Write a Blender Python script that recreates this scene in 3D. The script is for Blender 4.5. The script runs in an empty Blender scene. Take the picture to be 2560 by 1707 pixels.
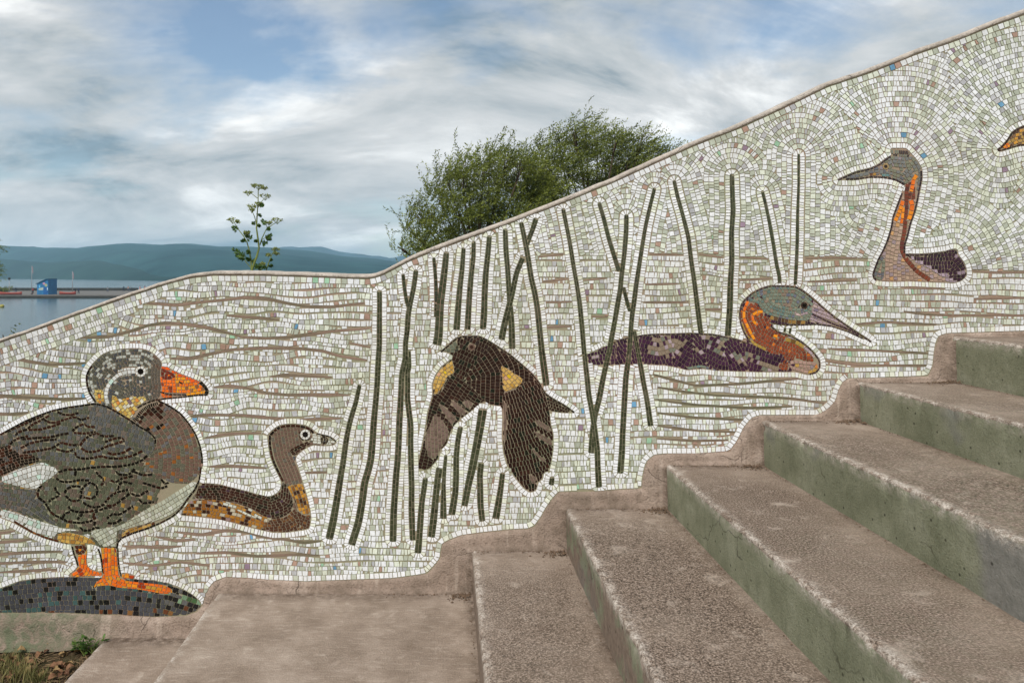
import bpy, bmesh, math, random
import numpy as np
from mathutils import Vector, noise as mnoise

# ------------------------------------------------------------------ scene, camera, sky, sun, exposure
scene = bpy.context.scene
S = 623.0                       # photo pixels per metre on the wall face
PX0, PY0 = 1115.0, 688.0        # foot of the view direction on the wall (step edges run to this point)
FPX = 1778.0                    # focal length in photo pixels
EYE = (1478.0 - 688.0) / S      # eye height above the landing
DIST = FPX / S                  # camera to wall face

cam_d = bpy.data.cameras.new("camera")
cam = bpy.data.objects.new("camera", cam_d)
scene.collection.objects.link(cam)
cam.location = (0, -DIST, EYE)
cam.rotation_euler = (math.radians(90), 0, 0)
cam_d.sensor_width = 36.0
cam_d.lens = 36.0 * FPX / 2560.0
cam_d.shift_x = (1280.0 - PX0) / 2560.0
cam_d.shift_y = -(853.5 - PY0) / 2560.0
cam_d.clip_start = 0.05
cam_d.clip_end = 30000.0
scene.camera = cam

SUN_EL, SUN_AZ = 50.0, 200.0     # azimuth clockwise from +Y: behind the camera, a little to the left
world = bpy.data.worlds.new("World")
scene.world = world
world.use_nodes = True

def build_world():
    nt = world.node_tree
    nt.nodes.clear()
    N = nt.nodes.new; L = nt.links.new
    out = N('ShaderNodeOutputWorld'); bg = N('ShaderNodeBackground')
    L(bg.outputs[0], out.inputs[0]); bg.inputs[1].default_value = 1.0
    sky = N('ShaderNodeTexSky'); sky.sky_type = 'NISHITA'; sky.sun_disc = False
    sky.sun_elevation = math.radians(SUN_EL); sky.sun_rotation = math.radians(SUN_AZ)
    sky.air_density = 1.2; sky.dust_density = 0.4; sky.ozone_density = 2.0
    sc = N('ShaderNodeVectorMath'); sc.operation = 'SCALE'; sc.inputs[3].default_value = 0.062
    L(sky.outputs[0], sc.inputs[0])
    tc = N('ShaderNodeTexCoord')
    sep = N('ShaderNodeSeparateXYZ'); L(tc.outputs['Generated'], sep.inputs[0])
    def M(op, a, b=None, c=None, clamp=False):
        m = N('ShaderNodeMath'); m.operation = op; m.use_clamp = clamp
        for i, v in enumerate((a, b, c)):
            if v is None: continue
            if isinstance(v, (int, float)): m.inputs[i].default_value = v
            else: L(v, m.inputs[i])
        return m.outputs[0]
    # flat cloud sheet seen in perspective: x/(z+k), y/(z+k)
    z = M('MAXIMUM', sep.outputs[2], 0.0)
    den = M('ADD', z, 0.30)
    u = M('DIVIDE', sep.outputs[0], den); v = M('DIVIDE', sep.outputs[1], den)
    cmb = N('ShaderNodeCombineXYZ'); L(u, cmb.inputs[0]); L(v, cmb.inputs[1])
    def noise(scale, detail, rough, loc, sx=1.0, sy=1.0, dist=0.0):
        mp = N('ShaderNodeMapping'); mp.inputs['Location'].default_value = loc
        mp.inputs['Scale'].default_value = (sx, sy, 1)
        L(cmb.outputs[0], mp.inputs[0])
        n = N('ShaderNodeTexNoise'); n.inputs['Scale'].default_value = scale
        n.inputs['Detail'].default_value = detail; n.inputs['Roughness'].default_value = rough
        n.inputs['Distortion'].default_value = dist
        L(mp.outputs[0], n.inputs['Vector'])
        return n.outputs[0]
    big = noise(0.85, 8, 0.55, CLOUD_A, 1.0, 1.0, 0.3)
    fine = noise(2.0, 9, 0.62, (4.2, 1.7, 0), 0.7, 1.2, 0.5)
    shade = M('ADD', M('MULTIPLY', noise(1.5, 9, 0.6, CLOUD_B, 0.8, 1.2, 0.5), 0.8), M('MULTIPLY', fine, 0.2))
    dens = M('ADD', M('MULTIPLY', big, 0.75), M('MULTIPLY', fine, 0.25))
    ramp = N('ShaderNodeValToRGB'); L(dens, ramp.inputs[0])
    ramp.color_ramp.elements[0].position = 0.40; ramp.color_ramp.elements[0].color = (0.04, 0.04, 0.04, 1)
    ramp.color_ramp.elements[1].position = 0.51; ramp.color_ramp.elements[1].color = (1, 1, 1, 1)
    cr = N('ShaderNodeValToRGB'); L(shade, cr.inputs[0])
    e = cr.color_ramp.elements
    e[0].position = 0.37; e[0].color = (0.12, 0.16, 0.188, 1)
    e[1].position = 0.62; e[1].color = (0.62, 0.62, 0.61, 1)
    m = e.new(0.43); m.color = (0.26, 0.28, 0.292, 1)
    m = e.new(0.52); m.color = (0.385, 0.39, 0.392, 1)
    mix = N('ShaderNodeMix'); mix.data_type = 'RGBA'
    L(ramp.outputs[0], mix.inputs[0]); L(sc.outputs[0], mix.inputs[6]); L(cr.outputs[0], mix.inputs[7])
    L(mix.outputs[2], bg.inputs[0])

CLOUD_A = (8.2, -1.3, 0)
CLOUD_B = (9.1, 0.4, 0)
build_world()

sun_d = bpy.data.lights.new("sun", 'SUN')
sun_d.energy = 2.0; sun_d.angle = math.radians(24); sun_d.color = (1.0, 0.98, 0.955)
sun = bpy.data.objects.new("sun", sun_d); scene.collection.objects.link(sun)
_el, _az = math.radians(SUN_EL), math.radians(SUN_AZ)
_dir = Vector((math.sin(_az) * math.cos(_el), math.cos(_az) * math.cos(_el), math.sin(_el)))
sun.rotation_euler = _dir.to_track_quat('Z', 'Y').to_euler()

vs = scene.view_settings
vs.view_transform = 'Standard'; vs.look = 'None'; vs.gamma = 1.0; vs.use_curve_mapping = False
vs.exposure = 0.93

# ------------------------------------------------------------------ helpers
COL = scene.collection
rng = random.Random(7)

def lin(c):
    return tuple(((v / 255.0) / 12.92 if v / 255.0 <= 0.04045 else ((v / 255.0 + 0.055) / 1.055) ** 2.4) for v in c)

def wall_pt(px, py, y=0.0):
    return ((px - PX0) / S, y, (PY0 - py) / S + EYE)

def at(px, py, y):
    """point seen at photo pixel (px,py) on the plane at world Y = y"""
    d = y + DIST
    return ((px - PX0) / FPX * d, y, EYE + (PY0 - py) / FPX * d)

def add_obj(name, me, mat=None, parent=None):
    o = bpy.data.objects.new(name, me); COL.objects.link(o)
    if mat is not None and me is not None and not me.materials:
        me.materials.append(mat)
    if parent is not None: o.parent = parent
    return o

def mesh_from(name, verts, faces, mat=None, parent=None, smooth=False):
    me = bpy.data.meshes.new(name); me.from_pydata([tuple(v) for v in verts], [], faces); me.update()
    if smooth:
        me.polygons.foreach_set('use_smooth', [True] * len(me.polygons))
    return add_obj(name, me, mat, parent)

def empty(name, loc=(0, 0, 0)):
    o = bpy.data.objects.new(name, None); COL.objects.link(o); o.location = loc
    o.empty_display_size = 0.1
    return o

def tag(o, label=None, cat=None, group=None, kind=None):
    if label: o['label'] = label
    if cat: o['category'] = cat
    if group: o['group'] = group
    if kind: o['kind'] = kind
    return o

def new_mat(name):
    m = bpy.data.materials.new(name); m.use_nodes = True
    nt = m.node_tree; b = nt.nodes['Principled BSDF']
    return m, nt, b

def simple_mat(name, rgb, rough=0.7, var=0.15, scale=8.0, spec=0.3, bump=0.0, srgb=True):
    """procedural: base colour with noise variation"""
    m, nt, b = new_mat(name)
    c = lin(rgb) if srgb else rgb
    tcn = nt.nodes.new('ShaderNodeTexCoord')
    n = nt.nodes.new('ShaderNodeTexNoise'); n.inputs['Scale'].default_value = scale; n.inputs['Detail'].default_value = 5
    nt.links.new(tcn.outputs['Object'], n.inputs['Vector'])
    r = nt.nodes.new('ShaderNodeValToRGB')
    r.color_ramp.elements[0].position = 0.3; r.color_ramp.elements[1].position = 0.7
    r.color_ramp.elements[0].color = tuple(v * (1 - var) for v in c) + (1,)
    r.color_ramp.elements[1].color = tuple(min(1, v * (1 + var)) for v in c) + (1,)
    nt.links.new(n.outputs[0], r.inputs[0]); nt.links.new(r.outputs[0], b.inputs['Base Color'])
    b.inputs['Roughness'].default_value = rough
    b.inputs['Specular IOR Level'].default_value = spec
    if bump > 0:
        bp = nt.nodes.new('ShaderNodeBump'); bp.inputs['Strength'].default_value = bump; bp.inputs['Distance'].default_value = 0.01
        nt.links.new(n.outputs[0], bp.inputs['Height']); nt.links.new(bp.outputs[0], b.inputs['Normal'])
    return m

class MB:
    """collects shapes, builds one mesh object"""
    def __init__(self): self.v = []; self.f = []
    def box(self, x0, x1, y0, y1, z0, z1):
        i = len(self.v)
        self.v += [(x0,y0,z0),(x1,y0,z0),(x1,y1,z0),(x0,y1,z0),(x0,y0,z1),(x1,y0,z1),(x1,y1,z1),(x0,y1,z1)]
        self.f += [(i,i+3,i+2,i+1),(i+4,i+5,i+6,i+7),(i,i+1,i+5,i+4),(i+1,i+2,i+6,i+5),(i+2,i+3,i+7,i+6),(i+3,i,i+4,i+7)]
        return self
    def tube(self, pts, radii, n=6, cap=True):
        pts = [Vector(p) for p in pts]; rings = []
        up = Vector((0.13, 0.31, 0.94))
        for k, p in enumerate(pts):
            t = (pts[min(k+1, len(pts)-1)] - pts[max(k-1, 0)])
            if t.length < 1e-9: t = Vector((0,0,1))
            t.normalize()
            a = t.cross(up)
            if a.length < 1e-3: a = t.cross(Vector((1,0,0)))
            a.normalize(); b = t.cross(a)
            i0 = len(self.v)
            for j in range(n):
                an = 2*math.pi*j/n
                self.v.append(tuple(p + (a*math.cos(an) + b*math.sin(an))*radii[k]))
            rings.append(i0)
        for k in range(len(rings)-1):
            for j in range(n):
                self.f.append((rings[k]+j, rings[k]+(j+1)%n, rings[k+1]+(j+1)%n, rings[k+1]+j))
        if cap:
            self.f.append(tuple(rings[0]+j for j in reversed(range(n))))
            self.f.append(tuple(rings[-1]+j for j in range(n)))
        return self
    def quad(self, a, b, c, d):
        i = len(self.v); self.v += [tuple(a), tuple(b), tuple(c), tuple(d)]; self.f.append((i,i+1,i+2,i+3)); return self
    def build(self, name, mat, parent=None, smooth=False):
        return mesh_from(name, self.v, self.f, mat, parent, smooth)
# ------------------------------------------------------------------ materials of the large surfaces
def noise_node(nt, vec, scale, detail=5, rough=0.55, dist=0.0):
    n = nt.nodes.new('ShaderNodeTexNoise'); n.inputs['Scale'].default_value = scale
    n.inputs['Detail'].default_value = detail; n.inputs['Roughness'].default_value = rough
    n.inputs['Distortion'].default_value = dist
    nt.links.new(vec, n.inputs['Vector']); return n.outputs[0]

def ramp_node(nt, fac, stops):
    r = nt.nodes.new('ShaderNodeValToRGB'); nt.links.new(fac, r.inputs[0])
    els = r.color_ramp.elements
    els[0].position, els[0].color = stops[0][0], tuple(stops[0][1]) + (1,)
    els[1].position, els[1].color = stops[-1][0], tuple(stops[-1][1]) + (1,)
    for p, c in stops[1:-1]:
        e = els.new(p); e.color = tuple(c) + (1,)
    return r.outputs[0]

def mix_node(nt, fac, a, b, mode='MIX'):
    m = nt.nodes.new('ShaderNodeMix'); m.data_type = 'RGBA'; m.blend_type = mode
    for sock, v in ((m.inputs[0], fac), (m.inputs[6], a), (m.inputs[7], b)):
        if isinstance(v, (int, float)): sock.default_value = v
        elif isinstance(v, tuple): sock.default_value = v + (1,) if len(v) == 3 else v
        else: nt.links.new(v, sock)
    return m.outputs[2]

def math_node(nt, op, a, b=None, clamp=False):
    m = nt.nodes.new('ShaderNodeMath'); m.operation = op; m.use_clamp = clamp
    for i, v in enumerate((a, b)):
        if v is None: continue
        if isinstance(v, (int, float)): m.inputs[i].default_value = v
        else: nt.links.new(v, m.inputs[i])
    return m.outputs[0]

def attr_node(nt, name, out='Fac'):
    a = nt.nodes.new('ShaderNodeAttribute'); a.attribute_name = name; return a.outputs[out]

def pos_node(nt):
    return nt.nodes.new('ShaderNodeNewGeometry').outputs['Position']

def bump_node(nt, h, strength, dist, b):
    bp = nt.nodes.new('ShaderNodeBump'); bp.inputs['Strength'].default_value = strength; bp.inputs['Distance'].default_value = dist
    nt.links.new(h, bp.inputs['Height']); nt.links.new(bp.outputs[0], b.inputs['Normal'])

def mat_grout():
    m, nt, b = new_mat('grout')
    p = pos_node(nt)
    n1 = noise_node(nt, p, 3.0, 4); n2 = noise_node(nt, p, 60.0, 4)
    c = ramp_node(nt, n1, [(0.38, lin((142, 140, 112))), (0.52, lin((150, 138, 115))), (0.66, lin((158, 132, 114)))])
    c = mix_node(nt, math_node(nt, 'MULTIPLY', n2, 0.35), c, lin((108, 100, 80)))
    nt.links.new(c, b.inputs['Base Color']); b.inputs['Roughness'].default_value = 0.95
    b.inputs['Specular IOR Level'].default_value = 0.1
    bump_node(nt, n2, 0.5, 0.002, b)
    return m

def mat_mortar():
    m, nt, b = new_mat('ripple_mortar')
    p = pos_node(nt); n1 = noise_node(nt, p, 2.0, 4); n2 = noise_node(nt, p, 80.0, 4)
    c = ramp_node(nt, n1, [(0.40, lin((104, 100, 78))), (0.52, lin((138, 116, 100))), (0.66, lin((154, 128, 112)))])
    c = mix_node(nt, math_node(nt, 'MULTIPLY', n2, 0.5), c, lin((96, 84, 70)))
    nt.links.new(c, b.inputs['Base Color']); b.inputs['Roughness'].default_value = 0.95; b.inputs['Specular IOR Level'].default_value = 0.1
    bump_node(nt, n2, 0.6, 0.003, b)
    return m

def mat_tile():
    m, nt, b = new_mat('glazed_tile')
    a = nt.nodes.new('ShaderNodeAttribute'); a.attribute_name = 'tile_colour'
    p = pos_node(nt)
    n = noise_node(nt, p, 140.0, 3)
    d = noise_node(nt, p, 2.2, 5)
    soil = ramp_node(nt, d, [(0.40, (1, 1, 1)), (0.78, (0.78, 0.75, 0.68))])
    spot = ramp_node(nt, n, [(0.35, (0.86, 0.85, 0.82)), (0.62, (1, 1, 1))])
    c = mix_node(nt, 1.0, mix_node(nt, 1.0, a.outputs['Color'], soil, 'MULTIPLY'), spot, 'MULTIPLY')
    nt.links.new(c, b.inputs['Base Color'])
    b.inputs['Roughness'].default_value = 0.24
    b.inputs['Specular IOR Level'].default_value = 0.34
    return m

def crack_mask(nt, p, scale, width, amount_noise):
    n = nt.nodes.new('ShaderNodeTexNoise'); n.inputs['Scale'].default_value = scale * 2.2; n.inputs['Detail'].default_value = 4
    nt.links.new(p, n.inputs['Vector'])
    mx = nt.nodes.new('ShaderNodeVectorMath'); mx.operation = 'MULTIPLY_ADD'
    nt.links.new(n.outputs['Color'], mx.inputs[0]); mx.inputs[1].default_value = (0.5 / scale,) * 3; nt.links.new(p, mx.inputs[2])
    v = nt.nodes.new('ShaderNodeTexVoronoi'); v.feature = 'DISTANCE_TO_EDGE'; v.inputs['Scale'].default_value = scale
    nt.links.new(mx.outputs[0], v.inputs['Vector'])
    line = ramp_node(nt, v.outputs['Distance'], [(0.0, (1, 1, 1)), (width, (0, 0, 0))])
    return math_node(nt, 'MULTIPLY', line, amount_noise)

def mat_cement(name='cement', lift=(0, 0, 0)):
    """hand-trowelled cement of the band and coping"""
    m, nt, b = new_mat(name)
    p = pos_node(nt)
    L_ = lambda c: lin(tuple(min(255, v + l) for v, l in zip(c, lift)))
    n1 = noise_node(nt, p, 4.0, 6, 0.6); n2 = noise_node(nt, p, 22.0, 6, 0.65, 0.4); n3 = noise_node(nt, p, 160.0, 3)
    c = ramp_node(nt, n1, [(0.32, L_((126, 110, 96))), (0.5, L_((154, 135, 120))), (0.7, L_((176, 157, 142)))])
    c = mix_node(nt, math_node(nt, 'MULTIPLY', ramp_node(nt, n2, [(0.42, (0, 0, 0)), (0.66, (1, 1, 1))]), 0.5), c, L_((112, 96, 83)))
    c = mix_node(nt, ramp_node(nt, n3, [(0.52, (0, 0, 0)), (0.72, (0.55,)*3)]), c, L_((84, 71, 60)))
    mp = nt.nodes.new('ShaderNodeMapping'); mp.inputs['Scale'].default_value = (1, 1, 0.10); nt.links.new(p, mp.inputs[0])
    drip = noise_node(nt, mp.outputs[0], 34.0, 4, 0.5)
    c = mix_node(nt, ramp_node(nt, drip, [(0.60, (0, 0, 0)), (0.70, (0.45,)*3)]), c, L_((186, 168, 152)))
    cr = crack_mask(nt, p, 5.0, 0.010, ramp_node(nt, n1, [(0.52, (0, 0, 0)), (0.60, (0.6,)*3)]))
    c = mix_node(nt, cr, c, lin((62, 50, 42)))
    gr = attr_node(nt, 'grime_corner_shade')
    c = mix_node(nt, math_node(nt, 'MULTIPLY', gr, ramp_node(nt, n2, [(0.3, (0.25,)*3), (0.62, (0.95,)*3)])), c, lin((82, 68, 57)))  # dirt plus painted corner shade, darkening the foot of the band
    ms = attr_node(nt, 'moss')
    mf = math_node(nt, 'MULTIPLY', ms, ramp_node(nt, n2, [(0.35, (0, 0, 0)), (0.6, (1, 1, 1))]))
    c = mix_node(nt, mf, c, lin((100, 106, 82)))
    nt.links.new(c, b.inputs['Base Color']); b.inputs['Roughness'].default_value = 0.93
    b.inputs['Specular IOR Level'].default_value = 0.15
    h = math_node(nt, 'ADD', math_node(nt, 'MULTIPLY', n2, 0.7), math_node(nt, 'MULTIPLY', n3, 0.4))
    h = math_node(nt, 'SUBTRACT', h, math_node(nt, 'MULTIPLY', cr, 0.5))
    bump_node(nt, h, 0.8, 0.014, b)
    return m

def mat_step():
    m, nt, b = new_mat('worn_concrete')
    p = pos_node(nt)
    zone = attr_node(nt, 'tread'); nose = attr_node(nt, 'nose'); moss = attr_node(nt, 'moss'); smooth = attr_node(nt, 'smooth_cement'); grime_corner_shade = attr_node(nt, 'grime_corner_shade')
    n0 = noise_node(nt, p, 1.7, 5, 0.6); n1 = noise_node(nt, p, 5.0, 6, 0.65); n2 = noise_node(nt, p, 38.0, 6, 0.7)
    n3 = noise_node(nt, p, 190.0, 4, 0.7); n4 = noise_node(nt, p, 13.0, 6, 0.65, 0.5)
    # tread: sand-brown paste, scoured so that dark and pale aggregate grains show
    t = ramp_node(nt, n1, [(0.28, lin((124, 108, 93))), (0.5, lin((154, 137, 121))), (0.72, lin((184, 167, 151)))])
    grain = ramp_node(nt, n3, [(0.38, lin((40, 33, 27))), (0.46, lin((94, 80, 68))), (0.55, lin((140, 122, 107))), (0.68, lin((186, 170, 154)))])
    scour = ramp_node(nt, n0, [(0.34, (0.35,)*3), (0.58, (1.0,)*3)])
    rough_amt = math_node(nt, 'MULTIPLY', scour, math_node(nt, 'SUBTRACT', 1.0, math_node(nt, 'MULTIPLY', smooth, 0.82)))
    t = mix_node(nt, rough_amt, t, grain)
    # finger-wide pale scuffs and darker damp stains
    t = mix_node(nt, ramp_node(nt, n4, [(0.58, (0, 0, 0)), (0.74, (0.6,)*3)]), t, lin((196, 180, 164)))
    t = mix_node(nt, ramp_node(nt, n4, [(0.26, (0.5,)*3), (0.42, (0, 0, 0))]), t, lin((112, 95, 82)))
    mps = nt.nodes.new('ShaderNodeMapping'); mps.inputs['Scale'].default_value = (0.16, 1, 1); mps.inputs['Rotation'].default_value = (0, 0, 0.12); nt.links.new(p, mps.inputs[0])
    scr = noise_node(nt, mps.outputs[0], 90.0, 4, 0.7)
    t = mix_node(nt, math_node(nt, 'MULTIPLY', smooth, ramp_node(nt, scr, [(0.52, (0, 0, 0)), (0.70, (0.28,)*3)])), t, lin((126, 110, 95)))
    t = mix_node(nt, math_node(nt, 'MULTIPLY', smooth, ramp_node(nt, scr, [(0.30, (0.4,)*3), (0.46, (0, 0, 0))])), t, lin((200, 186, 170)))
    gm = math_node(nt, 'MULTIPLY', math_node(nt, 'MULTIPLY', moss, 0.6), ramp_node(nt, n2, [(0.42, (0, 0, 0)), (0.58, (1, 1, 1))]))
    t = mix_node(nt, gm, t, lin((98, 102, 80)))
    t = mix_node(nt, math_node(nt, 'MULTIPLY', grime_corner_shade, ramp_node(nt, n2, [(0.36, (0.1,)*3), (0.62, (0.9,)*3)])), t, lin((84, 70, 59)))  # dirt and painted shade in the inner corners of the treads
    # riser: algae-green render, patchy, lightly streaked
    mp = nt.nodes.new('ShaderNodeMapping'); mp.inputs['Scale'].default_value = (1, 1, 0.3); nt.links.new(p, mp.inputs[0])
    streak = noise_node(nt, mp.outputs[0], 30.0, 6, 0.7)
    bare = ramp_node(nt, n2, [(0.3, lin((116, 101, 88))), (0.7, lin((156, 138, 122)))])
    green = ramp_node(nt, n1, [(0.28, lin((114, 116, 92))), (0.5, lin((142, 143, 118))), (0.72, lin((168, 167, 144)))])
    green = mix_node(nt, ramp_node(nt, streak, [(0.52, (0, 0, 0)), (0.74, (0.36,)*3)]), green, lin((82, 86, 64)))
    green = mix_node(nt, ramp_node(nt, n3, [(0.50, (0, 0, 0)), (0.70, (0.5,)*3)]), green, lin((78, 80, 62)))
    green = mix_node(nt, ramp_node(nt, n3, [(0.28, (0.5,)*3), (0.44, (0, 0, 0))]), green, lin((160, 162, 142)))
    patch = noise_node(nt, p, 7.0, 7, 0.68, 0.3)
    thr = math_node(nt, 'ADD', math_node(nt, 'MULTIPLY', moss, 0.70), math_node(nt, 'SUBTRACT', patch, 0.86))
    gfac = ramp_node(nt, thr, [(0.0, (0, 0, 0)), (0.07, (1, 1, 1))])
    r = mix_node(nt, gfac, bare, green)
    gry = noise_node(nt, p, 2.6, 3)
    r = mix_node(nt, math_node(nt, 'MULTIPLY', moss, ramp_node(nt, gry, [(0.60, (0, 0, 0)), (0.66, (0.6,)*3)])), r, lin((126, 125, 122)))
    r = mix_node(nt, smooth, r, ramp_node(nt, n2, [(0.35, lin((124, 121, 116))), (0.7, lin((152, 148, 142)))]))
    hole = nt.nodes.new('ShaderNodeTexVoronoi'); hole.inputs['Scale'].default_value = 24.0; nt.links.new(p, hole.inputs['Vector'])
    hf = ramp_node(nt, hole.outputs['Distance'], [(0.06, (1, 1, 1)), (0.13, (0, 0, 0))])
    r = mix_node(nt, math_node(nt, 'MULTIPLY', hf, 0.75), r, lin((44, 42, 33)))
    cr = crack_mask(nt, p, 2.4, 0.006, ramp_node(nt, n0, [(0.5, (0, 0, 0)), (0.6, (0.8,)*3)]))
    r = mix_node(nt, cr, r, lin((48, 42, 34)))
    c = mix_node(nt, zone, r, t)
    # worn nosing: pale abraded cement, broken up
    nf = math_node(nt, 'MULTIPLY', math_node(nt, 'MULTIPLY', nose, ramp_node(nt, n2, [(0.40, (0.0,)*3), (0.56, (0.9,)*3)])), ramp_node(nt, n4, [(0.38, (0.25,)*3), (0.58, (1,)*3)]))
    c = mix_node(nt, nf, c, ramp_node(nt, n3, [(0.35, lin((140, 126, 112))), (0.60, lin((214, 203, 190)))]))
    nt.links.new(c, b.inputs['Base Color']); b.inputs['Roughness'].default_value = 0.95
    b.inputs['Specular IOR Level'].default_value = 0.15
    h = math_node(nt, 'ADD', math_node(nt, 'MULTIPLY', n2, 0.45), math_node(nt, 'MULTIPLY', n3, 0.55))
    bump_node(nt, h, 0.9, 0.010, b)
    return m

def mat_soil():
    m, nt, b = new_mat('soil')
    p = pos_node(nt)
    n1 = noise_node(nt, p, 6.0, 6, 0.65); n2 = noise_node(nt, p, 70.0, 5, 0.7)
    far = noise_node(nt, p, 0.25, 5)
    c = ramp_node(nt, n2, [(0.3, lin((44, 34, 26))), (0.5, lin((82, 66, 52))), (0.72, lin((116, 98, 80)))])
    c = mix_node(nt, ramp_node(nt, n1, [(0.45, (0, 0, 0)), (0.7, (0.7,)*3)]), c, lin((70, 72, 42)))
    g = attr_node(nt, 'grassy')
    c = mix_node(nt, g, c, ramp_node(nt, far, [(0.35, lin((84, 92, 52))), (0.65, lin((124, 116, 84)))]))
    nt.links.new(c, b.inputs['Base Color']); b.inputs['Roughness'].default_value = 1.0
    b.inputs['Specular IOR Level'].default_value = 0.05
    bump_node(nt, n2, 0.9, 0.02, b)
    return m

def mat_water():
    m, nt, b = new_mat('lake_water')
    p = pos_node(nt)
    mp = nt.nodes.new('ShaderNodeMapping'); mp.inputs['Scale'].default_value = (0.5, 1.4, 1); nt.links.new(p, mp.inputs[0])
    n = noise_node(nt, mp.outputs[0], 1.1, 4, 0.6)
    b.inputs['Base Color'].default_value = lin((46, 72, 78)) + (1,)
    b.inputs['Roughness'].default_value = 0.16
    b.inputs['IOR'].default_value = 1.33
    bump_node(nt, n, 0.6, 0.12, b)
    return m

def mat_forest(name, lo, hi):
    m, nt, b = new_mat(name)
    p = pos_node(nt)
    n = noise_node(nt, p, 0.012, 8, 0.65)
    c = ramp_node(nt, n, [(0.35, lo), (0.65, hi)])
    nt.links.new(c, b.inputs['Base Color']); b.inputs['Roughness'].default_value = 1.0
    b.inputs['Specular IOR Level'].default_value = 0.0
    return m

def mat_leaf(name, dark, light, rough=0.5):
    m, nt, b = new_mat(name)
    a = attr_node(nt, 'leaf_tone')
    c = ramp_node(nt, a, [(0.0, dark), (1.0, light)])
    nt.links.new(c, b.inputs['Base Color']); b.inputs['Roughness'].default_value = rough
    b.inputs['Specular IOR Level'].default_value = 0.25
    tr = nt.nodes.new('ShaderNodeBsdfTranslucent'); nt.links.new(c, tr.inputs[0])
    mx = nt.nodes.new('ShaderNodeMixShader'); mx.inputs[0].default_value = 0.35
    nt.links.new(b.outputs[0], mx.inputs[1]); nt.links.new(tr.outputs[0], mx.inputs[2])
    nt.links.new(mx.outputs[0], nt.nodes['Material Output'].inputs[0])
    return m

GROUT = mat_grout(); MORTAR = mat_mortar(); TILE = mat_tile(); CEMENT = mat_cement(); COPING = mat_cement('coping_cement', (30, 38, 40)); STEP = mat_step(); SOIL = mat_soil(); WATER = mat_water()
# ------------------------------------------------------------------ mosaic: tiles are laid one by one in wall coordinates (photo pixels)
def Zm(ox, oy, k):
    return lambda pts: [(ox + x / k, oy + y / k) for x, y in pts]

Z1 = Zm(0, 800, 4.2); Z2 = Zm(0, 1130, 4.2); Z3 = Zm(440, 1000, 3.921); Z4 = Zm(1000, 800, 3.267)
Z5 = Zm(1440, 680, 3.0947); Z6 = Zm(2050, 340, 3.92); Z7 = Zm(2360, 20, 3.92)
ZA = Zm(780, 900, 3.136); ZB = Zm(1340, 820, 3.5625); ZF = Zm(820, 560, 3.563); ZG = Zm(1280, 360, 2.904)

TOP = [(-360, 975), (-200, 918), (0, 847), (109, 809), (218, 769), (326, 731), (424, 699), (479, 685), (533, 679), (653, 679), (784, 683),
       (915, 688), (935, 685), (958, 677), (1023, 642), (1088, 615), (1197, 575), (1306, 535), (1415, 492), (1524, 448), (1633, 398),
       (1741, 350), (1850, 308), (1959, 258), (2068, 205), (2177, 169), (2286, 125), (2395, 87), (2482, 52), (2560, 24), (2700, -32), (3000, -150)]
BOT = [(-360, 1531), (0, 1531), (167, 1531), (298, 1537), (387, 1541), (464, 1538), (491, 1528), (506, 1513), (515, 1483), (524, 1468),
       (536, 1453), (565, 1442), (625, 1445), (670, 1449), (762, 1453), (980, 1445), (1040, 1437), (1067, 1432), (1084, 1415), (1100, 1395),
       (1102, 1378), (1106, 1358), (1121, 1350), (1151, 1338), (1208, 1330), (1275, 1323), (1319, 1321), (1336, 1314), (1353, 1291),
       (1366, 1267), (1380, 1247), (1396, 1229), (1443, 1227), (1494, 1227), (1544, 1223), (1604, 1220), (1605, 1199), (1611, 1168),
       (1618, 1151), (1635, 1137), (1663, 1134), (1740, 1134), (1796, 1130), (1824, 1128), (1844, 1100), (1860, 1068), (1880, 1044),
       (1900, 1038), (2044, 1038), (2068, 1024), (2088, 1004), (2096, 976), (2106, 956), (2120, 946), (2200, 944), (2319, 940),
       (2331, 916), (2335, 880), (2340, 852), (2347, 840), (2367, 834), (2560, 828), (2590, 824), (2602, 790), (2612, 735), (2640, 726), (2830, 722),
       (2850, 640), (3000, 620)]
_tx = np.array([p[0] for p in TOP], float); _ty = np.array([p[1] for p in TOP], float)
def top_y(x): return np.interp(x, _tx, _ty)
def cop_h(x): return np.interp(x, [-400, 900, 1100, 3000], [8.0, 8.0, 10.5, 13.0])

def resample(pl, step, closed=False):
    p = np.array(pl, float)
    if closed: p = np.vstack([p, p[:1]])
    seg = np.hypot(*(p[1:] - p[:-1]).T); s = np.concatenate([[0], np.cumsum(seg)])
    n = max(2, int(round(s[-1] / step)) + 1)
    t = np.linspace(0, s[-1], n)
    q = np.stack([np.interp(t, s, p[:, 0]), np.interp(t, s, p[:, 1])], 1)
    return q[:-1] if closed else q

def smooth(q, it, closed):
    q = q.copy()
    for _ in range(it):
        if closed:
            q = 0.25 * np.roll(q, 1, 0) + 0.5 * q + 0.25 * np.roll(q, -1, 0)
        else:
            q[1:-1] = 0.25 * q[:-2] + 0.5 * q[1:-1] + 0.25 * q[2:]
    return q

def inside(pts, poly):
    full = np.zeros(len(pts), bool)
    P = np.array(poly, float); lo = P.min(0); hi = P.max(0)
    sel = np.nonzero((pts[:, 0] >= lo[0]) & (pts[:, 0] <= hi[0]) & (pts[:, 1] >= lo[1]) & (pts[:, 1] <= hi[1]))[0]
    if len(sel) == 0: return full
    x, y = pts[sel, 0], pts[sel, 1]; r = np.zeros(len(sel), bool)
    Q = np.roll(P, -1, 0)
    for (x0, y0), (x1, y1) in zip(P, Q):
        if y0 == y1: continue
        c = ((y0 > y) != (y1 > y)) & (x < (x1 - x0) * (y - y0) / (y1 - y0) + x0)
        r ^= c
    full[sel] = r
    return full

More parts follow.
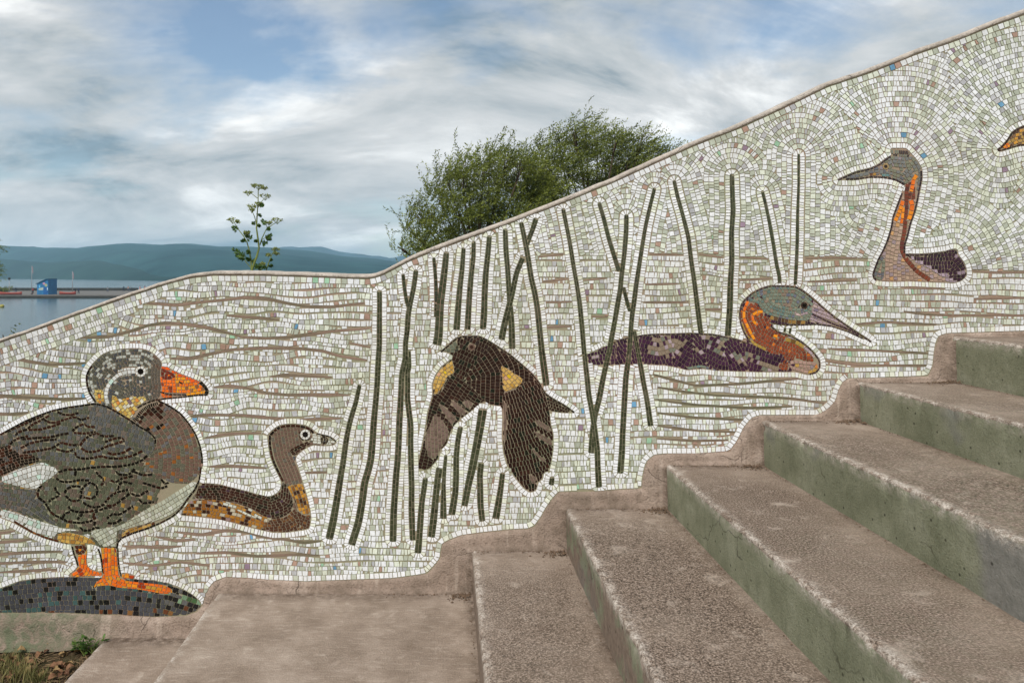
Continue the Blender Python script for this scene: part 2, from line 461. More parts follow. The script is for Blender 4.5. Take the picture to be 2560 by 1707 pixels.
def dist_to(pts, pl, closed):
    P = np.array(pl, float)
    Q = np.roll(P, -1, 0) if closed else P[1:]
    if not closed: P = P[:-1]
    best = np.full(len(pts), 1e9)
    for a, b in zip(P, Q):
        d = b - a; L2 = float(d @ d) + 1e-9
        t = np.clip(((pts - a) @ d) / L2, 0, 1)
        e = pts - (a + t[:, None] * d)
        best = np.minimum(best, e[:, 0] ** 2 + e[:, 1] ** 2)
    return np.sqrt(best)

def signed(pts, poly):
    """positive inside"""
    d = dist_to(pts, poly, True); i = inside(pts, poly)
    return np.where(i, d, -d)

def curve_pn(pl, closed, step=3.0, sm=3):
    q = smooth(resample(pl, step, closed), sm, closed)
    if closed: t = np.roll(q, -1, 0) - np.roll(q, 1, 0)
    else: t = np.gradient(q, axis=0)
    t /= (np.hypot(t[:, 0], t[:, 1])[:, None] + 1e-9)
    n = np.stack([t[:, 1], -t[:, 0]], 1)          # left side in y-down pixels (outside of a clockwise-on-screen outline)
    if closed:
        q = np.vstack([q, q[:1]]); n = np.vstack([n, n[:1]])
    P = [q[0]]; Nn = [n[0]]
    for i in range(1, len(q)):
        a0 = math.atan2(n[i-1][1], n[i-1][0]); a1 = math.atan2(n[i][1], n[i][0])
        da = (a1 - a0 + math.pi) % (2 * math.pi) - math.pi
        k = int(abs(da) / 0.14)
        for j in range(1, k + 1):
            f = j / (k + 1); a = a0 + da * f
            P.append(q[i-1] * (1 - f) + q[i] * f); Nn.append(np.array([math.cos(a), math.sin(a)]))
        P.append(q[i]); Nn.append(n[i])
    return q, np.array(P), np.array(Nn)

def area2(pl):
    a = np.array(pl, float); b = np.roll(a, -1, 0)
    return float(np.sum(a[:, 0] * b[:, 1] - b[:, 0] * a[:, 1]))

def cw(poly):
    """order so that curve_pn's normal points outward"""
    return poly if area2(poly) > 0 else poly[::-1]

def offset_runs(base, P, Nn, d, closed):
    off = P + Nn * d
    if abs(d) > 4:
        dd = np.full(len(off), 1e9)
        B = base[::2]
        for c in range(0, len(off), 400):
            e = off[c:c+400, None, :] - B[None, :, :]
            dd[c:c+400] = np.sqrt((e ** 2).sum(2).min(1))
        ok = dd >= abs(d) - 2.2
    else: ok = np.ones(len(off), bool)
    runs = []; i = 0; n = len(off)
    while i < n:
        if not ok[i]: i += 1; continue
        j = i
        while j + 1 < n and ok[j + 1]: j += 1
        if j - i >= 2: runs.append((P[i:j+1], Nn[i:j+1], off[i:j+1]))
        i = j + 1
    return runs

def w_bg():
    return rng.uniform(11.0, 14.5) if rng.random() < 0.36 else rng.uniform(5.6, 9.0)
def w_rung(): return rng.uniform(5.5, 8.2) if rng.random() < 0.85 else rng.uniform(9, 13)
def w_uni(a, b): return lambda: rng.uniform(a, b)

def row_quads(run, d, h, wf, gap=1.7, skew=1.3):
    P, Nn, off = run
    seg = np.hypot(*(off[1:] - off[:-1]).T); s = np.concatenate([[0], np.cumsum(seg)])
    if s[-1] < 4: return []
    cuts = [0.0]; 
    while cuts[-1] < s[-1] - 3: cuts.append(cuts[-1] + wf())
    cuts[-1] = s[-1]
    sk = [rng.uniform(-skew, skew) for _ in cuts]; 
    g = gap / 2
    ts = []
    for i in range(len(cuts) - 1):
        a, b = cuts[i] + g, cuts[i+1] - g
        if b - a < 2: continue
        ts.append((a - sk[i], b - sk[i+1], b + sk[i+1], a + sk[i]))
    if not ts: return []
    T = np.array(ts)
    def ev(t, dd):
        t = np.clip(t, 0, s[-1])
        px = np.interp(t, s, P[:, 0]); py = np.interp(t, s, P[:, 1])
        nx = np.interp(t, s, Nn[:, 0]); ny = np.interp(t, s, Nn[:, 1])
        l = np.hypot(nx, ny) + 1e-9
        return np.stack([px + nx / l * dd, py + ny / l * dd], 1)
    hh = h / 2 - g * 0.85
    return np.stack([ev(T[:, 0], d - hh), ev(T[:, 1], d - hh), ev(T[:, 2], d + hh), ev(T[:, 3], d + hh)], 1)

# ---- placed tiles with spatial hash; a new tile is nipped to fit its neighbours
CELL = 20.0
tiles = []; grid = {}
def edges_of(p):
    """outward normals (p ordered with positive shoelace in pixel space)"""
    r = []; n = len(p)
    for i in range(n):
        x0, y0 = p[i]; x1, y1 = p[(i+1) % n]
        dx, dy = x1 - x0, y1 - y0; l = math.hypot(dx, dy)
        if l < 1e-6: continue
        nx, ny = dy / l, -dx / l
        r.append((nx, ny, nx * x0 + ny * y0))
    return r
def parea(p):
    a = 0.0; n = len(p)
    for i in range(n):
        x0, y0 = p[i]; x1, y1 = p[(i+1) % n]; a += x0 * y1 - x1 * y0
    return a / 2
def halfplane(p, nx, ny, c):
    """keep nx*x+ny*y >= c"""
    out = []; n = len(p)
    for i in range(n):
        a = p[i]; b = p[(i+1) % n]
        da = nx * a[0] + ny * a[1] - c; db = nx * b[0] + ny * b[1] - c
        if da >= 0: out.append(a)
        if (da >= 0) != (db >= 0):
            t = da / (da - db); out.append((a[0] + (b[0]-a[0]) * t, a[1] + (b[1]-a[1]) * t))
    return out
def place(poly, col, tg, minarea=14.0, gap=1.3):
    p = [(float(a), float(b)) for a, b in poly]
    ar = parea(p)
    if ar < 0: p.reverse(); ar = -ar
    if ar < minarea: return False
    x0 = min(a for a, _ in p); x1 = max(a for a, _ in p); y0 = min(b for _, b in p); y1 = max(b for _, b in p)
    if x1 - x0 > 90 or y1 - y0 > 90: return False
    seen = set()
    for gx in range(int((x0 - 2) // CELL), int((x1 + 2) // CELL) + 1):
        for gy in range(int((y0 - 2) // CELL), int((y1 + 2) // CELL) + 1):
            for k in grid.get((gx, gy), ()): seen.add(k)
    for k in sorted(seen):
        q, eq, bb = tiles[k][3], tiles[k][4], tiles[k][5]
        if bb[0] > x1 + gap or bb[2] < x0 - gap or bb[1] > y1 + gap or bb[3] < y0 - gap: continue
        sep = False
        for nx, ny, c in eq:
            if min(nx * a + ny * b for a, b in p) >= c + gap - 0.05: sep = True; break
        if sep: continue
        for nx, ny, c in edges_of(p):
            if min(nx * a + ny * b for a, b in q) >= c + 0.2: sep = True; break
        if sep: continue
        best = None; ba = 0.0
        for nx, ny, c in eq:
            r = halfplane(p, nx, ny, c + gap)
            if len(r) >= 3:
                a = parea(r)
                if a > ba: ba, best = a, r
        if best is None or ba < minarea: return False
        p = best
    # drop slivers
    per = sum(math.hypot(p[i][0]-p[i-1][0], p[i][1]-p[i-1][1]) for i in range(len(p)))
    ar = parea(p)
    if ar < minarea or ar / (per * per) < 0.022: return False
    # merge coincident vertices
    c = [p[0]]
    for v in p[1:]:
        if math.hypot(v[0]-c[-1][0], v[1]-c[-1][1]) > 0.5: c.append(v)
    if len(c) > 3 and math.hypot(c[0][0]-c[-1][0], c[0][1]-c[-1][1]) < 0.5: c.pop()
    if len(c) < 3: return False
    p = c
    bb = (min(a for a, _ in p), min(b for _, b in p), max(a for a, _ in p), max(b for _, b in p))
    k = len(tiles)
    tiles.append((col, tg, ar, p, edges_of(p), bb))
    for gx in range(int(bb[0] // CELL), int(bb[2] // CELL) + 1):
        for gy in range(int(bb[1] // CELL), int(bb[3] // CELL) + 1):
            grid.setdefault((gx, gy), []).append(k)
    return True

def scalar_clip(p, v):
    out = []; n = len(p)
    for i in range(n):
        a, b = p[i], p[(i+1) % n]; da, db = v[i], v[(i+1) % n]
        if da >= 0: out.append(tuple(a))
        if (da >= 0) != (db >= 0):
            t = da / (da - db); out.append((a[0] + (b[0]-a[0]) * t, a[1] + (b[1]-a[1]) * t))
    return out

def lay(quads, pal, tg, clip=None, drop=None, minarea=14.0, gap=1.3):
    """quads (N,4,2); clip: functions positive where tiles may lie; drop: boolean function of centroids"""
    if len(quads) == 0: return
    Q = np.asarray(quads, float); C = Q.mean(1)
    keep = np.ones(len(Q), bool)
    if drop is not None: keep &= ~drop(C)
    Q = Q[keep]; C = C[keep]
    if len(Q) == 0: return
    vals = [f(Q.reshape(-1, 2)).reshape(-1, 4) for f in (clip or [])]
    for i in range(len(Q)):
        p = [tuple(v) for v in Q[i]]
        bad = False; cut = False
        for v in vals:
            if (v[i] < 0).all(): bad = True; break
            if (v[i] < 0).any():
                if cut: bad = (v[i] < -3).any(); continue
                p = scalar_clip(p, v[i]); cut = True
                if len(p) < 3: bad = True; break
        if bad: continue
        place(p, pal(C[i][0], C[i][1]), tg, minarea, gap)

def stroke(pl, h, wf, pal, tg, closed=False, gap=1.9, sm=2, shift=0.0, clip=None):
    base, P, Nn = curve_pn(pl, closed, 3.0, sm)
    for r in offset_runs(base, P, Nn, shift, closed) if shift else [(P, Nn, P)]:
        lay(row_quads(r, shift, h, wf, gap, 0.5), pal, tg, clip, minarea=6.0, gap=1.0)

def fill(poly, pal, tg, h=9.0, wf=None, guide=None, k0=-40, k1=40, gap=1.8, edge=0.8, minarea=9.0, phase=0.0):
    """rows parallel to a guide line (default: the outline itself, working inwards)"""
    wf = wf or w_uni(7, 12)
    poly = cw(poly)
    P = np.array(poly); lo = P.min(0) - 20; hi = P.max(0) + 20
    cl = [lambda q: signed(q, poly) - edge]
    if guide is None:
        base, A, Nn = curve_pn(poly, True, 3.0, 2); closed = True
        rows = [-(k + 0.5) * h for k in range(0, 40)]
    else:
        g = [np.array(p, float) for p in guide]
        a = g[0] + (g[0] - g[1]) / (np.hypot(*(g[0] - g[1])) + 1e-9) * 60; b = g[-1] + (g[-1] - g[-2]) / (np.hypot(*(g[-1] - g[-2])) + 1e-9) * 60
        base, A, Nn = curve_pn([tuple(a)] + [tuple(x) for x in g] + [tuple(b)], False, 3.0, 4); closed = False
        rows = [(k + phase) * h for k in sorted(range(k0, k1), key=abs)]
    for d in rows:
        runs = offset_runs(base, A, Nn, d, closed)
        if guide is None and not runs: break
        for r in runs:
            q = row_quads(r, d, h, wf, gap, 0.9)
            if len(q) == 0: continue
            C = q.mean(1); ok = (C[:, 0] > lo[0]) & (C[:, 0] < hi[0]) & (C[:, 1] > lo[1]) & (C[:, 1] < hi[1])
            lay(q[ok], pal, tg, cl, minarea=minarea, gap=1.15)

def pal(*stops):
    """(weight, (r,g,b), variation)"""
    tot = sum(s[0] for s in stops)
    def f(x=0, y=0):
        r = rng.random() * tot
        for w, c, v in stops:
            r -= w
            if r <= 0: break
        k = 1 + rng.uniform(-v, v)
        return tuple(min(1.0, ch * k) for ch in lin(c))
    return f

def lf(x, y, s, o=0.0):
    return mnoise.noise(Vector((x / s + o, y / s - o, o * 0.7)))

_white = pal((76, (238, 239, 240), .05), (18, (230, 233, 216), .05), (6, (200, 204, 188), .07))
def bg_pal(x, y):
    g = lf(x, y, 230, 3.1); w = lf(x, y, 90, 9.0)
    left = max(0.0, min(1.0, (620 - x) / 500.0))
    pw = 50 + 24 * w; pc = 18 + 14 * g - 8 * left; ps = 27 - 20 * w - 6 * left; pg = 6 + 18 * left
    pb = 2.4 if y > 640 else 1.2
    blue = 0.35 + 0.9 * left if y > 640 else 0.05; mint = 0.5 if y > 640 else 0.2
    r = rng.random() * (pw + pc + ps + pg + pb + blue + mint + 0.5)
    for w_, c, v in ((pw, (227, 229, 230), .06), (pc, (217, 222, 205), .05), (ps, (182, 187, 170), .10), (pg, (180, 180, 182), .12),
                     (pb, (172, 142, 126), .12), (blue, (108, 156, 188), .15), (mint, (156, 196, 166), .12), (0.5, (150, 128, 146), .1)):
        r -= w_
        if r <= 0: break
    k = 1 + rng.uniform(-v, v)
    return tuple(min(1.0, ch * k) for ch in lin(c))

def halo(poly, tg='bg', closed=True, h=13.0, d0=1.5, wf=None, drop=None, p=None):
    poly = cw(poly)
    base, P, Nn = curve_pn(poly, True, 3.0, 2)
    d = d0 + h / 2
    for r in offset_runs(base, P, Nn, d, True):
        lay(row_quads(r, d, h, wf or w_rung, 1.7, 0.8), p or _white, tg, WALL_CLIP, drop)

_bt = BOT
def mosaic_poly():
    t = [(x, float(top_y(x) + cop_h(x))) for x in np.arange(-350, 2990, 12.0)]
    return t + [(2990, 630)] + [p for p in reversed(_bt) if -350 < p[0] < 2990] + [(-350, 1531)]
MOSAIC = mosaic_poly()
_mt = np.array([(x, float(top_y(x) + cop_h(x))) for x in np.arange(-360, 3000, 6.0)])
_botline = resample(BOT, 8.0)
_botpoly = BOT + [(3000, 2500), (-360, 2500)]
def clip_top(q): 
    x = q[:, 0]; sl = (top_y(x + 8) - top_y(x - 8)) / 16.0
    return (q[:, 1] - top_y(x) - cop_h(x)) / np.sqrt(1 + sl ** 2) - 1.0
def clip_bot(q):
    r = np.full(len(q), 60.0)
    lowest = np.interp(q[:, 0], [-400, 500, 1080, 1100, 1360, 1600, 1830, 2090, 2330, 3000], [1531, 1440, 1420, 1310, 1210, 1120, 1030, 930, 800, 600])
    near = q[:, 1] > lowest - 60
    if near.any():
        p = q[near]; d = dist_to(p, BOT, False); i = inside(p, _botpoly)
        r[near] = np.where(i, -d, d) - 1.0
    return r
WALL_CLIP = [clip_top, clip_bot]
# ------------------------------------------------------------------ what the mosaic shows
C_OUT = pal((5, (20, 15, 12), .3), (1, (52, 28, 20), .3))
C_REED = pal((8, (62, 67, 46), .18), (3, (50, 54, 36), .18), (1.5, (80, 80, 62), .12))

# reeds: (points, width at start, width at end, drawn in front of birds)
REEDS = [
 (ZF([(458,590),(460,700),(458,900),(458,1080)]) + ZA([(520,0),(512,180),(500,330),(485,480),(475,640),(462,780),(440,870),(412,960),(395,1100),(365,1270),(310,1445)]), 10, 17, 0),
 (ZF([(785,410),(765,560),(735,700),(715,800),(705,960),(690,1060),(690,1200)]) + ZA([(705,100),(700,200),(695,330),(685,480),(680,640),(672,780),(660,900),(650,1050),(640,1200),(635,1420)]), 10, 15, 0),
 (ZF([(668,445),(680,560),(700,690),(718,740)]), 7, 9, 0),
 (ZF([(715,1120),(722,1300)]) + ZA([(748,60),(750,180),(748,300),(760,400),(775,520),(772,640),(775,760),(778,880),(782,1000),(780,1150),(785,1300),(790,1410)]), 11, 13, 0),
 (ZF([(1055,250),(1040,400),(1020,560),(1000,700),(992,850),(985,1000),(970,1075)]), 12, 20, 0),
 (ZF([(942,300),(955,430),(962,540),(965,700),(962,830)]), 6, 9, 0),
 (ZF([(1208,215),(1195,400),(1175,560),(1160,740),(1145,940)]), 9, 14, 0),
 (ZF([(1298,155),(1295,300),(1275,460),(1260,640),(1250,800),(1243,940)]), 9, 13, 0),
 (ZF([(1438,105),(1425,260),(1405,440),(1395,620),(1390,800),(1380,935)]), 11, 14, 0),
 (ZG([(65,570),(85,660),(105,760),(120,850),(140,980),(165,1080),(185,1200),(205,1400),(220,1540)]) + ZB([(45,150),(60,280),(80,420),(92,510)]), 10, 15, 0),
 (ZG([(175,540),(150,620),(118,700),(102,752)]), 11, 9, 0),
 (ZF([(1740,290),(1680,430),(1640,620),(1600,780),(1570,900),(1545,1030)]), 11, 14, 0),
 (ZF([(1578,45),(1585,240),(1600,400),(1610,560),(1620,700),(1635,900),(1640,1110)]), 10, 14, 0),
 (ZG([(370,470),(390,570),(420,720),(445,880),(470,1020),(490,1150),(510,1350),(525,1540)]) + ZB([(425,160),(440,320),(455,450),(470,600),(490,700),(508,800),(530,960),(545,1080),(550,1250),(560,1415)]), 8, 13, 1),
 (ZG([(830,515),(828,640),(815,800),(795,950),(785,1060),(765,1170),(745,1290),(720,1420),(700,1540)]) + ZB([(670,130),(645,230),(620,340),(590,480),(560,640),(530,750),(510,860),(500,960),(490,1110)]), 9, 13, 1),
 (ZG([(1035,320),(1005,440),(970,590),(945,740),(920,900),(900,1030),(885,1150),(870,1250),(862,1350),(855,1450),(850,1540)]) + ZB([(830,150),(822,280),(800,430),(790,600),(780,780),(770,950),(765,1100),(750,1290)]), 7, 14, 1),
 (ZG([(630,425),(665,540),(700,680),(740,810),(775,920)]), 8, 10, 1),
 (ZG([(806,1030),(830,1130),(855,1215)]), 7, 7, 1),
 (ZB([(872,20),(890,120),(910,230),(935,360),(955,480),(980,600),(1000,720),(1020,870)]), 9, 12, 1),
 (ZG([(1175,265),(1200,380),(1240,520),(1280,680),(1300,850),(1320,980),(1345,1180),(1360,1300),(1370,1375)]), 7, 11, 0),
 (ZG([(1595,220),(1600,400),(1605,480),(1592,650),(1595,850),(1585,1000),(1580,1200),(1565,1390)]), 9, 14, 0),
 (ZG([(1815,340),(1840,440),(1870,580),(1895,720),(1920,880),(1940,960),(1942,1010)]), 6, 8, 0),
 (ZG([(2080,75),(2080,300),(2072,500),(2070,700),(2062,900),(2055,1020)]), 5, 7, 0),
 (ZA([(375,190),(345,330),(310,440),(285,540),(265,650),(245,800),(220,940),(195,1100),(165,1270),(135,1400)]), 8, 17, 0),
 (ZA([(890,920),(880,1000),(860,1120),(850,1260),(840,1400),(830,1510)]), 11, 15, 0),
 (ZA([(1050,740),(1040,840),(1032,950),(1030,1100),(1030,1240)]), 5, 14, 0),
 (ZA([(1000,840),(985,930),(970,1080),(955,1230),(935,1385)]), 14, 16, 0),
 (ZA([(1165,520),(1145,620),(1130,760),(1130,900),(1125,1030),(1095,1210)]), 10, 15, 0),
 (ZA([(1340,380),(1315,540),(1285,700),(1255,850),(1225,980),(1195,1140)]), 20, 14, 0),
 (ZA([(1328,800),(1315,900),(1318,1000),(1320,1130),(1335,1260)]), 12, 14, 0),
 (ZA([(1495,880),(1480,1000),(1460,1130),(1440,1240)]), 10, 16, 0),
 (ZB([(145,1320),(135,1395)]), 9, 12, 0),
 (ZG([(1982,1328),(1978,1362)]), 4, 4, 0),
 (ZG([(2022,1328),(2015,1378)]), 4, 4, 0),
]

def reed_edges(pl, w0, w1):
    q = smooth(resample(pl, 4.0), 4, False)
    t = np.gradient(q, axis=0); t /= np.hypot(t[:, 0], t[:, 1])[:, None]
    n = np.stack([t[:, 1], -t[:, 0]], 1)
    w = np.linspace(w0, w1, len(q)) + np.array([1.2 * lf(a, b, 60, 1.0) for a, b in q])
    return q, n, w

def reed_poly(pl, w0, w1):
    q, n, w = reed_edges(pl, w0, w1)
    a = q + n * w[:, None] / 2; b = q - n * w[:, None] / 2
    return cw([tuple(p) for p in a] + [tuple(p) for p in b[::-1]])
REED_POLYS = [reed_poly(p, a, b) for p, a, b, f in REEDS]

def lay_reed(i):
    pl, w0, w1, _ = REEDS[i]
    q, n, w = reed_edges(pl, w0, w1)
    ln = len(q); step = 4.0; pos = 0.0
    tgs = 'reed:%d' % i
    cols = 2 if max(w0, w1) > 10 else 1
    for c in range(cols):
        pos = rng.uniform(0, 1.0)
        while pos < ln - 1.2:
            nx = min(pos + rng.uniform(10, 17) / step, ln - 1)
            a, b = pos + 0.24, nx - 0.24
            def pt(s, side):
                x = np.interp(s, range(ln), q[:, 0]); y = np.interp(s, range(ln), q[:, 1])
                u = np.interp(s, range(ln), n[:, 0]); v = np.interp(s, range(ln), n[:, 1]); ww = np.interp(s, range(ln), w)
                return (x + u * ww * side, y + v * ww * side)
            if cols == 1: sd = (-0.5, 0.5)
            else: sd = ((-0.5, -0.055) if c == 0 else (0.055, 0.5))
            place([pt(a, sd[0]), pt(b, sd[0]), pt(b, sd[1]), pt(a, sd[1])], C_REED(), tgs, 5.0, 0.7)
            pos = nx

# ---------------- birds
GOOSE_HEAD = Z1([(1000,870),(945,770),(912,670),(906,590),(930,525),(970,470),(1020,415),(1080,362),(1160,328),(1260,308),(1380,300),(1480,302),(1560,322),(1630,368),(1680,418),(1705,458),(1680,520),(1680,600),(1695,700),(1680,745),(1690,800),(1640,835),(1560,870),(1480,910),(1420,965),(1370,1045),(1290,1000),(1200,945),(1110,900)])
GOOSE_BEAK = Z1([(1705,458),(1800,520),(1900,568),(2000,605),(2085,640),(2145,685),(2188,735),(2190,785),(2090,782),(1960,800),(1800,815),(1720,818),(1690,800),(1680,745),(1695,700),(1680,600),(1680,520)])
GOOSE_BODY = (Z1([(1000,872),(860,893),(700,915),(560,945),(400,1000),(260,1060),(130,1130),(0,1200)])[::-1] +
  Z1([(1110,900),(1200,945),(1290,1000),(1370,1050),(1430,975),(1490,915),(1560,872),(1640,838),(1700,870),(1785,908),(1870,962),(1940,1030),(2000,1110),(2060,1210),(2100,1320),(2122,1430),(2125,1550)]) +
  Z2([(2120,100),(2110,200),(2095,300),(2060,390),(2000,470),(1920,580),(1830,670),(1700,740),(1560,800),(1400,850),(1275,905),(1235,930),(1225,1000),(1050,1000),(1020,975),(960,960),(850,970),(720,962),(600,937),(480,902),(350,850),(250,795),(120,725),(0,680)]) +
  [(-60, 1268), (-160, 1236), (-260, 1226), (-300, 1205), (-210, 1180), (-120, 1140)])
GOOSE_LEG_A = Z2([(1060,990),(1225,990),(1228,1100),(1240,1200),(1262,1310),(1300,1340),(1450,1360),(1600,1375),(1720,1390),(1800,1430),(1830,1470),(1780,1485),(1680,1480),(1560,1455),(1400,1430),(1250,1420),(1150,1395),(1060,1400),(980,1430),(955,1400),(1000,1370),(1070,1320),(1090,1270),(1080,1180),(1070,1080)])
GOOSE_LEG_B = Z2([(770,975),(915,975),(915,1050),(905,1150),(930,1210),(980,1240),(1080,1255),(1075,1300),(960,1295),(870,1300),(800,1310),(740,1310),(720,1290),(790,1240),(835,1190),(820,1130),(790,1060)])
GOOSE_TOE = Z2([(1268,1265),(1350,1270),(1430,1300),(1430,1325),(1340,1332),(1282,1325)])
ROCK = [(-330, 1500), (-200, 1482), (0, 1471), (50, 1452), (90, 1446), (135, 1443), (175, 1441)] + Z2([(1300,1322),(1450,1332),(1600,1342),(1750,1368),(1900,1425),(2020,1492),(2100,1560)]) + [(504, 1512), (490, 1526), (464, 1536), (387, 1540), (298, 1536), (167, 1530), (0, 1530), (-330, 1530)]

TEAL = Z3([(900,340),(940,300),(1000,255),(1060,237),(1160,232),(1260,245),(1330,275),(1362,315),(1400,330),(1500,352),(1560,385),(1575,415),(1540,440),(1440,445),(1340,435),(1250,480),(1180,540),(1165,580),(1190,640),(1215,720),(1240,800),(1265,880),(1290,970),(1315,1080),(1325,1160),(1305,1255),(1250,1270),(1100,1290),(960,1295),(820,1265),(700,1235),(560,1195),(440,1165),(280,1145),(140,1130),(40,1125),(130,990),(200,900),(230,815),(300,815),(420,825),(560,860),(700,895),(820,930),(920,950),(1000,910),(1030,870),(1040,800),(1010,740),(960,640),(930,560),(910,450)])
BLACKBIRD = Z4([(330,255),(400,195),(450,150),(490,130),(560,130),(650,130),(720,165),(800,215),(900,280),(1000,365),(1080,435),(1140,510),(1190,600),(1250,640),(1340,690),(1430,755),(1330,755),(1215,740),(1230,850),(1250,930),(1250,1050),(1235,1150),(1215,1235),(1170,1240),(1165,1300),(1130,1310),(1110,1390),(1060,1405),(1010,1370),(930,1270),(870,1170),(845,1070),(835,950),(840,800),(835,700),(740,690),(690,660),(640,690),(580,740),(500,800),(440,860),(400,950),(380,1010),(330,1060),(310,1130),(240,1215),(140,1235),(150,1150),(180,1030),(205,900),(225,760),(260,640),(270,600),(262,530),(290,450),(340,380),(420,320),(430,290),(380,258)])
GREBE = Z5([(70,640),(150,610),(240,565),(300,535),(400,505),(500,490),(600,480),(760,478),(900,472),(1050,480),(1130,495),(1230,515),(1330,545),(1300,480),(1270,400),(1260,320),(1275,250),(1300,215),(1360,160),(1430,125),(1500,105),(1600,105),(1700,110),(1760,145),(1830,200),(1920,280),(2000,345),(2100,415),(2200,480),(2290,540),(2220,510),(2100,455),(1980,415),(1860,400),(1740,405),(1620,405),(1520,395),(1515,420),(1560,460),(1660,490),(1750,540),(1830,610),(1885,680),(1890,740),(1860,780),(1800,795),(1700,770),(1600,770),(1400,770),(1100,760),(980,745),(860,755),(780,735),(700,720),(500,710),(300,715),(200,720),(95,710)])
TALL = Z6([(165,432),(230,400),(350,350),(500,315),(580,275),(640,225),(690,195),(690,125),(760,125),(840,125),(900,190),(960,260),(995,330),(1000,420),(980,520),(955,650),(930,750),(890,860),(860,980),(830,1070),(830,1155),(960,1160),(1100,1150),(1240,1130),(1290,1110),(1340,1110),(1350,1170),(1400,1230),(1430,1300),(1435,1370),(1380,1420),(1310,1440),(1240,1435),(1100,1430),(900,1420),(700,1425),(560,1415),(515,1380),(540,1300),(580,1200),(620,1130),(660,1030),(700,900),(715,800),(760,680),(800,560),(830,490),(760,445),(700,425),(600,410),(480,410),(350,432),(240,432)])
FINCH = Z7([(515,1390),(560,1360),(620,1290),(660,1220),(720,1180),(784,1155),(880,1130),(1000,1130),(1120,1190),(1200,1300),(1290,1420),(1380,1600),(1300,1720),(1120,1640),(980,1500),(900,1390),(784,1345),(700,1362),(620,1388),(540,1412)])
FIGS = [GOOSE_HEAD, GOOSE_BEAK, GOOSE_BODY, GOOSE_LEG_A, GOOSE_LEG_B, GOOSE_TOE, ROCK, TEAL, BLACKBIRD, GREBE, TALL, FINCH]
FIGS = [cw(f) for f in FIGS]

def in_figs(C):
    r = np.zeros(len(C), bool)
    for f in FIGS: r |= inside(C, f)
    return r
def in_reeds(C):
    r = np.zeros(len(C), bool)
    for f in REED_POLYS: r |= inside(C, f)
    return r
def in_all(C): return in_figs(C) | in_reeds(C)

def eye(zc, r, tg, ring=(222, 222, 216), pup=(16, 14, 12), n=8):
    (cx, cy) = zc
    place([(cx + r * .62 * math.cos(a), cy + r * .62 * math.sin(a)) for a in np.linspace(0, 2*math.pi, n, endpoint=False)], lin(pup), tg, 3.0, 0.3)
    for k in range(n):
        a0, a1 = 2*math.pi*k/n + .08, 2*math.pi*(k+1)/n - .08
        place([(cx + r*.7*math.cos(a0), cy + r*.7*math.sin(a0)), (cx + r*1.15*math.cos(a0), cy + r*1.15*math.sin(a0)),
               (cx + r*1.15*math.cos(a1), cy + r*1.15*math.sin(a1)), (cx + r*.7*math.cos(a1), cy + r*.7*math.sin(a1))], lin(ring), tg, 1.5, 0.2)

BLK = pal((5, (20, 17, 13), .3), (1, (48, 24, 16), .3)); BRN = pal((4, (54, 27, 18), .25), (3, (28, 19, 14), .3))
GRY = pal((6, (92, 93, 92), .16), (3, (86, 89, 74), .16), (1, (108, 98, 90), .14))
OLV = pal((6, (90, 93, 75), .16), (3, (98, 86, 75), .16), (1, (106, 107, 102), .12), (.3, (168, 132, 66), .1))
WHT = pal((6, (216, 218, 214), .06), (1, (190, 214, 202), .06), (2, (188, 190, 184), .07))
ORG = pal((5, (236, 112, 34), .12), (3, (226, 140, 36), .12), (1, (168, 60, 24), .15), (1, (200, 150, 60), .1))

